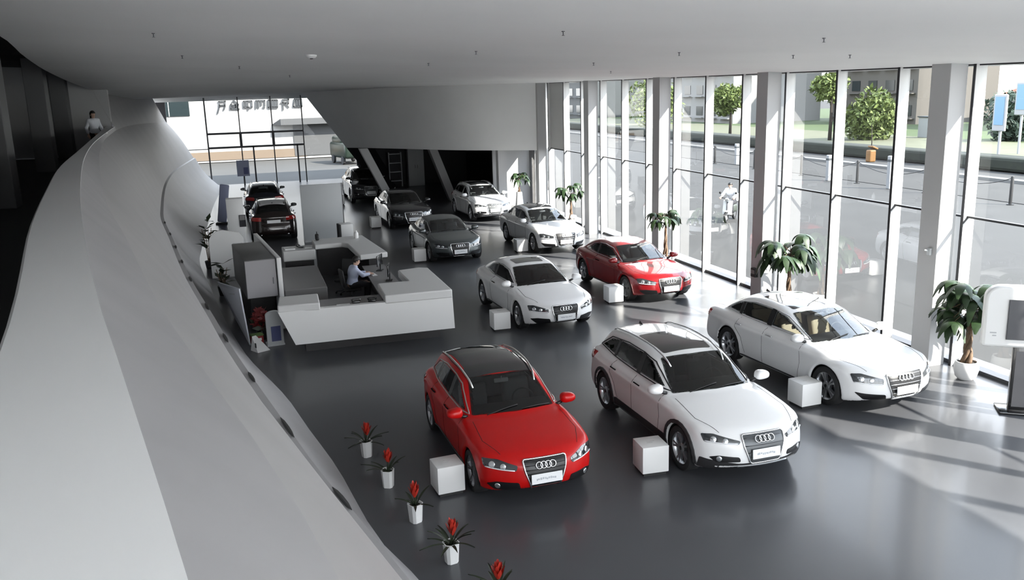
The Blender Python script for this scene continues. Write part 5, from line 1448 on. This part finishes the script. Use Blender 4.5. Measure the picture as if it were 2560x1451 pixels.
block('inner_cabinet', [(.78, 23.9), (1.9, 23.9), (1.9, 27.2), (.78, 27.2)], 0, .62, 'desk_grey')
# partition wall at the desk's open side
pw = empty('partition_slab', (.63, 21.98, 0), .107); tag(pw, 'narrow white slab wall at the end of the reception desk beside the grey cabinet', 'partition')
b = MB(); b.box((0, 2.2, .96), (.11, 4.4, 1.80), bev=.012); b.build('slab', MATS['desk_white'], pw, True, .6)
b = MB(); b.box((0, 2.2, .03), (.14, 4.44, .06)); b.build('foot_strip', MATS['desk_dark'], pw)
gc = empty('grey_cabinet', (.03, 23.4, 0), .107); tag(gc, 'grey box cabinet with a dark top behind the end of the reception desk', 'cabinet')
b = MB(); b.box((0, 0, 1.37), (.74, 2.8, .96), bev=.01); b.build('carcass', MATS['cabinet_top'], gc, True, .6)
b = MB(); b.box((0, -1.41, 1.37), (.72, .02, .92)); dr_ = b.build('door', MATS['cabinet_grey'], gc); b = MB(); b.box((.28, -1.43, 1.3), (.015, .02, .16)); b.build('handle', MATS['steel_dark'], dr_)
b = MB(); b.box((.05, .2, .445), (.60, 2.2, .89)); b.build('plinth', MATS['black_matt'], gc)
# things on the desk
def monitor(label, x, y, z, rz):
    t = empty('monitor', (x, y, z), rz); tag(t, label, 'monitor')
    b = MB(); b.box((0, 0, .30), (.035, .50, .31), bev=.01); b.build('display', MATS['black_gloss'], t, True, .6)
    b = MB(); b.box((-.02, 0, .10), (.03, .06, .20)); b.build('stand', MATS['black_matt'], t); b = MB(); b.box((0, 0, .008), (.18, .24, .016), bev=.006); b.build('base', MATS['black_matt'], t)
monitor('black monitor on the worktop in front of the person at reception', 3.50, 24.9, .741, 2.7)
monitor('black monitor on the dark worktop near the gap in the reception desk', 3.52, 23.4, .741, 2.9)
def telephone(label, x, y, z, rz):
    t = empty('telephone', (x, y, z), rz); tag(t, label, 'telephone')
    b = MB(); b.box((0, 0, .035), (.20, .18, .06), (0, .18, 0), .015); b.build('base', MATS['black_gloss'], t, True, .7)
    b = MB(); b.tube([(-.06, -.10, .085), (-.06, -.07, .105), (-.06, .07, .105), (-.06, .10, .085)], [.028, .02, .02, .028], 8); b.build('handset', MATS['black_gloss'], t, True)
    b = MB(); b.box((.04, .0, .068), (.08, .12, .01), (0, .18, 0)); b.build('keypad', MATS['paper'], t)
telephone('black telephone on the front shelf of the reception desk, nearer the middle', 2.20, 19.98, 1.005, 1.57)
telephone('black telephone on the front shelf next to the raised counter', 2.58, 19.98, 1.005, 1.4)
telephone('black telephone on the white counter by the parked brown car', 1.50, 28.6, .966, .4)
def papers(label, x, y, z, w, d, rz):
    t = empty('paper_stack', (x, y, z), rz); tag(t, label, 'papers'); b = MB(); b.box((0, 0, .012), (w, d, .024)); b.build('sheets', MATS['paper'], t)
    b = MB(); b.box((0, d * .2, .0255), (w * .6, .01, .003)); b.box((0, d * .05, .0255), (w * .5, .01, .003)); b.build('printed_lines', MATS['marks_grey'], t)
papers('white papers on the counter by the brown car, left of the telephone', 1.17, 28.6, .951, .32, .42, .1)
papers('white papers on the counter by the brown car, right of the telephone', 1.78, 28.62, .951, .22, .36, -.1)
papers('white folder lying on the front shelf of the reception desk', 1.92, 19.92, .991, .30, .20, 0.05)
t = empty('bottle', (3.35, 28.9, 1.081)); tag(t, 'white rounded bottle on the rear counter of the reception desk', 'bottle')
b = MB(); b.lathe([(.06, 0), (.075, .02), (.075, .15), (.05, .21), (.03, .225)], 18); b.build('body', MATS['pot_white'], t, True, .8); b = MB(); b.lathe([(.032, .225), (.032, .255), (.0005, .26)], 12, cap=False); b.build('cap', MATS['pot_white'], t, True, .8)
t = empty('bag', (1.88, 29.0, 1.081)); tag(t, 'small dark bag standing on the far corner of the rear counter', 'bag'); t.location = (2.1, 29.05, 1.081)
b = MB(); b.box((0, 0, .11), (.12, .26, .20), bev=.04, seg=3); b.build('pouch', MATS['black_matt'], t, True, .8); b = MB(); b.tube([(0, -.08, .20), (0, -.05, .28), (0, .05, .28), (0, .08, .20)], .010, 6); b.build('handle', MATS['black_matt'], t, True)
t = empty('keyboard', (3.22, 24.35, .741), .15); tag(t, 'pale keyboard on the dark worktop under the hands at reception', 'keyboard')
b = MB(); b.box((0, 0, .010), (.15, .42, .02), bev=.005); b.build('case', MATS['marks_grey'], t); b = MB()
for r_ in range(4):
    for c_ in range(13): b.box((-.05 + r_ * .033, -.18 + c_ * .03, .023), (.024, .023, .008))
b.build('keys', MATS['paper'], t)
# brochure stand, boards and plants at the desk's left end
t = empty('brochure_stand', (.36, 20.75, 0), .12); tag(t, 'white rounded stand with a dark blue poster at the left end of the reception desk', 'stand')
b = MB(); P = [(-.19, 0), (.19, 0), (.19, .74)] + [(.19 * math.cos(PI * q / 12), .74 + .10 * math.sin(PI * q / 12)) for q in range(1, 12)] + [(-.19, .74)]
mt = Matrix(((1, 0, 0, 0), (0, 0, 1, 0), (0, 1, 0, 0), (0, 0, 0, 1))); b.prism(P, -.04, .04, mt); b.build('board', MATS['panel_pale'], t)
b = MB(); b.box((.02, -.048, .29), (.22, .012, .36)); b.build('poster', MATS['poster_blue'], t); b = MB(); b.box((0, .10, .02), (.40, .34, .04)); b.build('foot', MATS['panel_pale'], t)
t = empty('display_board', (-.45, 22.4, 0)); tag(t, 'tall pale blue-white board leaning on the curved wall, left of the reception desk', 'board')
def BQ(x, y, z): return Vector((x + .45, y - 22.4, z))
A_, B_, C_, D_ = BQ(-.60, 24.0, .03), BQ(-.24, 20.95, .03), BQ(-.36, 21.35, 1.30), BQ(-.93, 24.0, .98)
n_ = (B_ - A_).cross(D_ - A_).normalized() * .03
b = MB(); b.add([A_, B_, C_, D_, A_ - n_, B_ - n_, C_ - n_, D_ - n_], [[0, 1, 2, 3], [7, 6, 5, 4], [0, 4, 5, 1], [1, 5, 6, 2], [2, 6, 7, 3], [3, 7, 4, 0]]); b.build('sheet', MATS['board_white'], t)
b = MB(); p_ = A_.lerp(B_, .35).lerp(D_.lerp(C_, .35), .78); q_ = A_.lerp(B_, .75).lerp(D_.lerp(C_, .75), .86); b.tube([p_ + n_ * .1, q_ + n_ * .1], .006, 5); b.build('pencil_mark', MATS['marks_grey'], t)
b = MB(); b.tube([A_ + Vector((.02, 0, -.01)), B_ + Vector((.02, 0, -.01))], .022, 6); b.build('foot_rail', MATS['panel_pale'], t, True)
t = empty('white_wedge', (.0, 20.45, 0), .5); tag(t, 'small white wedge-shaped block on the floor at the foot of the tall pale board', 'block')
b = MB(); b.add([(-.16, -.16, 0), (.16, -.16, 0), (.16, .16, 0), (-.16, .16, 0), (-.13, .10, .34), (-.02, .12, .34)], [[3, 2, 1, 0], [0, 1, 5, 4], [1, 2, 5], [2, 3, 4, 5], [3, 0, 4]]); b.build('wedge_body', MATS['pot_white'], t)
b = MB(); b.box((-.145, -.06, .13), (.012, .05, .16)); b.build('slot', MATS['slot_dark'], t)
t = empty('red_leaved_plant', (.10, 21.45, 0)); tag(t, 'dark red leafy plant on the floor behind the brochure stand', 'plant')
b = MB(); b.lathe([(.12, 0), (.16, .24), (.14, .24), (.135, .2)], 16); b.build('pot', MATS['black_matt'], t, True, .6)
rng = random.Random(44); V, F = leaf_cloud(rng, [(0, 0, .52, .22, .20, .26)], 110, .12, .1); mesh_obj('foliage', V, F, MATS['bract_dark'], t)
V, F = leaf_cloud(rng, [(0, 0, .36, .26, .26, .14)], 50, .12, .1); mesh_obj('lower_leaves', V, F, MATS['leaf_dark'], t)
t = empty('gift_box', (-.06, 21.08, 0), .3); tag(t, 'small dark red box with a green lid on the floor beside the brochure stand', 'box')
b = MB(); b.box((0, 0, .10), (.26, .22, .20), bev=.01); b.build('carton', MATS['gift_red'], t); b = MB(); b.box((0, 0, .215), (.28, .24, .03), bev=.008); b.build('lid', MATS['green_box'], t)
b = MB(); b.box((.05, -.113, .12), (.06, .006, .06)); b.build('tag', MATS['paper'], t)
# white boards and kiosk at the far left
t = empty('rounded_board', (-.62, 29.7, 0), .06); tag(t, 'broad white board with a rounded top corner, between the dark plant and the grey cabinet', 'board')
b = MB(); P = [(-.66, 0), (.42, 0), (.42, 1.25), (.30, 1.42)] + [(-.21 + .45 * math.cos(PI / 2 + PI / 2 * q / 8), 1.15 + .40 * math.sin(PI / 2 + PI / 2 * q / 8)) for q in range(9)]
b.prism(P, -.05, .05, mt); b.build('panel', MATS['pot_white'], t); b = MB(); b.box((.22, -.056, .95), (.30, .012, .30)); b.build('grey_panel', MATS['panel_pale'], t); b = MB(); b.box((.0, .14, .02), (.8, .4, .04)); b.build('foot', MATS['pot_white'], t)
t = empty('kiosk_pillar', (-.44, 35.2, 0)); tag(t, 'white upright kiosk with a small dark screen behind the rounded white board', 'kiosk')
b = MB(); b.box((0, 0, .98), (.62, .45, 1.96), bev=.02); b.build('case', MATS['pot_white'], t, True, .6); b = MB(); b.box((.24, -.236, 1.10), (.24, .03, .46), bev=.006); s_ = b.build('screen', MATS['screen_dark'], t); b = MB(); b.box((.24, -.254, 1.22), (.20, .006, .18)); b.build('screen_page', MATS['desk_grey'], s_)
t = empty('banner_stand', (-.0, 49.3, 0)); tag(t, 'grey blue banner panel on a thin stand before the far glazing', 'banner')
b = MB(); b.box((0, 0, 2.0), (.64, .03, .84)); b.build('banner', MATS['banner_blue'], t); b = MB(); b.tube([(0, .03, .04), (0, .03, 2.42)], .025, 6); b.build('pole', MATS['steel_dark'], t, True); b = MB(); b.box((0, .02, .02), (.55, .35, .04)); b.build('base', MATS['steel_dark'], t)
b = MB(); b.box((.14, -.02, 1.86), (.24, .012, .36)); b.build('picture', MATS['poster_blue'], t)
t = empty('dark_upright', (-1.02, 42.6, 0), -.15); tag(t, 'slim dark upright form rising behind the white kiosk at the foot of the curved wall', 'stand')  # stands for an unidentified dark upright form
b = MB(); b.box((0, 0, .95), (.42, .10, 1.75), (0, .16, 0), .05, 3); b.build('panel', MATS['banner_blue'], t, True, .7); b = MB(); b.box((-.14, 0, .04), (.5, .4, .08)); b.build('base', MATS['black_matt'], t)
t = empty('partition_panel', (2.88, 35.7, 0)); tag(t, 'broad pale grey free-standing panel beside the brown car, behind the reception desk', 'partition')
b = MB(); b.box((0, 0, 1.15), (1.62, .10, 2.2), bev=.01); b.build('panel', MATS['panel_pale'], t, True, .6); b = MB(); b.box((.815, 0, 1.15), (.02, .12, 2.22)); b.build('edge_strip', MATS['frame_dark'], t); b = MB(); b.box((0, 0, .025), (1.6, .5, .05)); b.build('foot', MATS['panel_pale'], t)
t = empty('printer_cabinet', (3.42, 33.2, 0), .1); tag(t, 'small white cabinet with a dark side in front of the pale grey panel', 'cabinet')
b = MB(); b.box((.06, 0, .50), (.46, .5, .96), bev=.03); b.build('case', MATS['pot_white'], t, True, .6); b = MB(); b.box((-.20, 0, .50), (.06, .46, .94)); b.build('dark_side', MATS['black_matt'], t); b = MB(); b.box((0, 0, .01), (.5, .5, .02)); b.build('base', MATS['black_matt'], t)  # black sheet over the whole left side of the case

# ------------------------------------------------------------------ screen on a dark leg near the glass
t = empty('screen_stand', (12.66, 11.26, 0), -.60); tag(t, 'white rounded screen on a dark leg at the picture edge by the money tree', 'screen')
b = MB()
P = [(-.82, 1.16), (.82, 1.16), (.82, 2.20)] + [(.82 - .25 + .25 * math.cos(PI / 2 * q / 6), 2.02 + .22 * math.sin(PI / 2 * q / 6)) for q in range(7)] + [(-.57 - .25 * math.sin(PI / 2 * q / 6), 2.02 + .22 * math.cos(PI / 2 * q / 6)) for q in range(7)]
P = [p for p in P if p != (.82, 2.20)]
b.prism(P, -.10, .12, mt); hd_ = b.build('housing', MATS['pot_white'], t)
md = hd_.modifiers.new('bevel', 'BEVEL'); md.width = .05; md.segments = 4; md.limit_method = 'ANGLE'; md.angle_limit = .8; hd_.data.polygons.foreach_set('use_smooth', [True] * len(hd_.data.polygons)); hd_.data.set_sharp_from_angle(angle=.9)
b = MB(); b.box((.10, -.115, 1.66), (1.12, .03, .70), bev=.006); b.build('display', MATS['screen_dark'], hd_)
b = MB(); b.box((-.66, -.105, 1.42), (.10, .008, .02)); b.box((-.64, -.105, 1.37), (.06, .008, .018)); b.build('brand_mark', MATS['marks_grey'], hd_)
b = MB(); b.box((-.10, .0, .61), (.42, .14, 1.14), bev=.012); b.build('leg', MATS['black_gloss'], t, True, .6); b = MB(); b.box((-.10, -.078, .60), (.34, .012, 1.0)); b.build('leg_cover', MATS['screen_dark'], t)
b = MB(); b.box((-.10, 0, .02), (.75, .50, .04), bev=.015); b.build('base', MATS['black_gloss'], t, True, .6)
# things under the bulkhead
t = empty('shelf_unit', (9.0, 54.6, 0)); tag(t, 'pale shelf unit against the dark wall under the bulkhead', 'shelf')
for dx in (-.38, .38): b = MB(); b.box((dx, 0, 1.05), (.05, .4, 2.1)); b.build('upright', MATS['panel_pale'], t)
for k in range(4): b = MB(); b.box((0, 0, .35 + k * .55), (.74, .4, .05)); b.build('shelf', MATS['panel_pale'], t)
b = MB(); b.box((0, .19, 1.05), (.8, .03, 2.1)); b.build('back_panel', MATS['shop_wall'], t)
t = empty('tall_cabinet', (10.25, 54.4, 0)); tag(t, 'tall grey cabinet beside the leaning column under the bulkhead', 'cabinet')
b = MB(); b.box((0, 0, 1.2), (1.0, .5, 2.4), bev=.02); b.build('carcass', MATS['panel_pale'], t)
for dx in (-.25, .25): b = MB(); b.box((dx, -.26, 1.2), (.47, .02, 2.3)); dr_ = b.build('door', MATS['panel_pale'], t); b = MB(); b.box((dx - math.copysign(.18, dx), -.28, 1.2), (.02, .03, .2)); b.build('handle', MATS['steel_dark'], dr_)
b = MB(); t = empty('fire_box', (12.88, 19.98, .95)); tag(t, 'small dark box fixed to the white column by the money tree', 'box'); t.location = (12.86, 20.25, .62)
b.box((0, 0, .12), (.10, .22, .24), bev=.01); b.build('case', MATS['black_matt'], t); b = MB(); b.box((-.055, 0, .14), (.012, .16, .10)); b.build('panel', MATS['desk_grey'], t)
t = empty('wall_lamp', (13.08, 13.86, 2.25)); tag(t, 'small pale bracket fixed to the nearest white column', 'lamp'); t.location = (12.87, 14.05, 2.35)
b = MB(); b.box((0, 0, 0), (.05, .10, .14), bev=.01); b.build('plate', MATS['panel_pale'], t); b = MB(); b.tube([(-.02, 0, .02), (-.12, 0, .04)], .018, 6); b.build('arm', MATS['panel_pale'], t, True)
# ------------------------------------------------------------------ the cars
R90 = -PI / 2
def dg(a): return math.radians(a)
make_car('hatchback', 'bright red hatchback with a black roof and silver roof rails, nearest the curved wall', HATCH, 'paint_red', (3.63, 11.66, 0), dg(-88.5), wheel_style=0, h=.025, glass='car_glass', seats='seat_grey')
make_car('estate_car', 'white estate car with black wheel arches and roof rails, next to the red hatchback', WAGON, 'paint_white', (6.85, 11.26, 0), dg(-89), rim='rim_silver', h=.025, glass='car_glass')
make_car('limousine', 'long white limousine with beige seats nearest the glass front', LIMO, 'paint_white', (10.61, 12.87, 0), dg(-86), wheel_style=0, h=.025, glass='car_glass_clear', seats='seat_beige')
make_car('coupe', 'white two-door coupe with a small sunroof in front of the reception desk', COUPE, 'paint_white', (6.98, 19.95, 0), dg(-87), wheel_style=1, h=.028, glass='car_glass')
make_car('coupe', 'dark red two-door coupe by the glass front, behind the limousine', variant(COUPE, roof=None), 'paint_crimson', (10.58, 21.6, 0), dg(-87), wheel_style=0, h=.03, glass='car_glass_clear')
make_car('saloon', 'white saloon by the glass front, behind the dark red coupe', SALOON, 'paint_white', (10.55, 29.5, 0), dg(-87), wheel_style=1, h=.034, glass='car_glass_clear')
make_car('sports_car', 'grey sports coupe next to the white saloon, behind the white coupe', variant(SPORT, roof=None), 'paint_grey', (6.74, 29.4, 0), dg(-87), wheel_style=0, h=.034, glass='car_glass_clear')
make_car('off_roader', 'white off-roader with roof rails under the edge of the grey bulkhead', scaled(WAGON, .95, 1.04, W=.92, rw=.36, cladding=None, skid=None), 'paint_white', (10.42, 38.0, 0), dg(-88), wheel_style=0, h=.036, glass='car_glass_clear')
make_car('saloon', 'black saloon behind the grey sports coupe', SALOON, 'paint_black', (6.72, 37.6, 0), dg(-88), wheel_style=1, h=.036, glass='car_glass_dark')
make_car('off_roader', 'tall black off-roader behind the black saloon, before the leaning column', BIGSUV, 'paint_black', (6.35, 47.6, 0), dg(-89), wheel_style=0, h=.04, glass='car_glass_dark')
Q3 = scaled(WAGON, .93, 1.07, W=.91, rw=.355, cladding=None, skid=None, gw=.785, roof=('panel', [(-1.10, .50), (-2.2, .56), (-3.05, .50)]), roof_m='roof_white', rail_m='dark_plastic')
make_car('compact_car', 'dark brown car with a white roof seen from behind, back of the reception desk', Q3, 'paint_brown', (.98, 39.6, 0), dg(90), wheel_style=0, h=.034, glass='car_glass_dark')
make_car('off_roader', 'navy off-roader seen from behind, parked ahead of the brown car before the far glazing', variant(SUV, roof=None), 'paint_navy', (.86, 47.2, 0), dg(90), wheel_style=1, h=.04, glass='car_glass')

# ------------------------------------------------------------------ light and camera
w = bpy.data.worlds.new('sky'); SC.world = w; w.use_nodes = True
N = w.node_tree.nodes; L = w.node_tree.links; bg = N['Background']
tc = N.new('ShaderNodeTexCoord'); sx = N.new('ShaderNodeSeparateXYZ'); L.new(tc.outputs['Generated'], sx.inputs[0])
cr = N.new('ShaderNodeValToRGB'); L.new(sx.outputs['Z'], cr.inputs[0])
e = cr.color_ramp.elements; e[0].position = 0.0; e[0].color = (.97, .97, .97, 1); e[1].position = .7; e[1].color = (.62, .74, .92, 1)
k = cr.color_ramp.elements.new(.18); k.color = (.92, .95, 1.0, 1)
L.new(cr.outputs[0], bg.inputs['Color']); bg.inputs['Strength'].default_value = SKY
s = bpy.data.lights.new('sun', 'SUN'); s.energy = SUN; s.angle = math.radians(.8); s.color = (1.0, .95, .87)
so = bpy.data.objects.new('sun', s); COL.objects.link(so); so.rotation_euler = Vector((-1, 1.25, -1.18)).to_track_quat('-Z', 'Y').to_euler(); so.location = (40, -40, 40)
def portal(name, loc, rot, sx_, sy_):
    a = bpy.data.lights.new(name, 'AREA'); a.shape = 'RECTANGLE'; a.size = sx_; a.size_y = sy_; a.cycles.is_portal = True
    o = bpy.data.objects.new(name, a); COL.objects.link(o); o.location = loc; o.rotation_euler = rot
portal('daylight_portal', (14.3, 19, 3.0), (0, PI / 2, 0), 6.2, 46)
portal('daylight_portal', (2, -3.8, 3.6), (PI / 2, 0, 0), 23, 7)
portal('daylight_portal', (1.5, 61.6, 2.9), (-PI / 2, 0, 0), 13, 5.8)
cam = bpy.data.cameras.new('camera'); co = bpy.data.objects.new('camera', cam); COL.objects.link(co); SC.camera = co
cam.sensor_width = 36; cam.lens = 30.9375; cam.clip_start = .05; cam.clip_end = 600
m4 = Matrix(((0.9557476447670956, 0.09231719363292534, -0.2793277202174727, 0), (-0.2927834915960628, 0.20582411947973167, -0.9337634919449418, 0), (-0.028710043033195565, 0.9742248034207168, 0.2237448677152125, 5.75275), (0, 0, 0, 1)))
co.matrix_world = m4
SC.view_settings.view_transform = 'Standard'; SC.view_settings.look = 'None'; SC.view_settings.gamma = 1; SC.view_settings.use_curve_mapping = False; SC.view_settings.exposure = EXPOSURE
SC.cycles.use_denoising = True; SC.cycles.max_bounces = 10; SC.cycles.diffuse_bounces = 6; SC.cycles.glossy_bounces = 5; SC.cycles.transparent_max_bounces = 24; SC.cycles.transmission_bounces = 4
SC.cycles.sample_clamp_indirect = 8; SC.cycles.caustics_reflective = False; SC.cycles.caustics_refractive = False
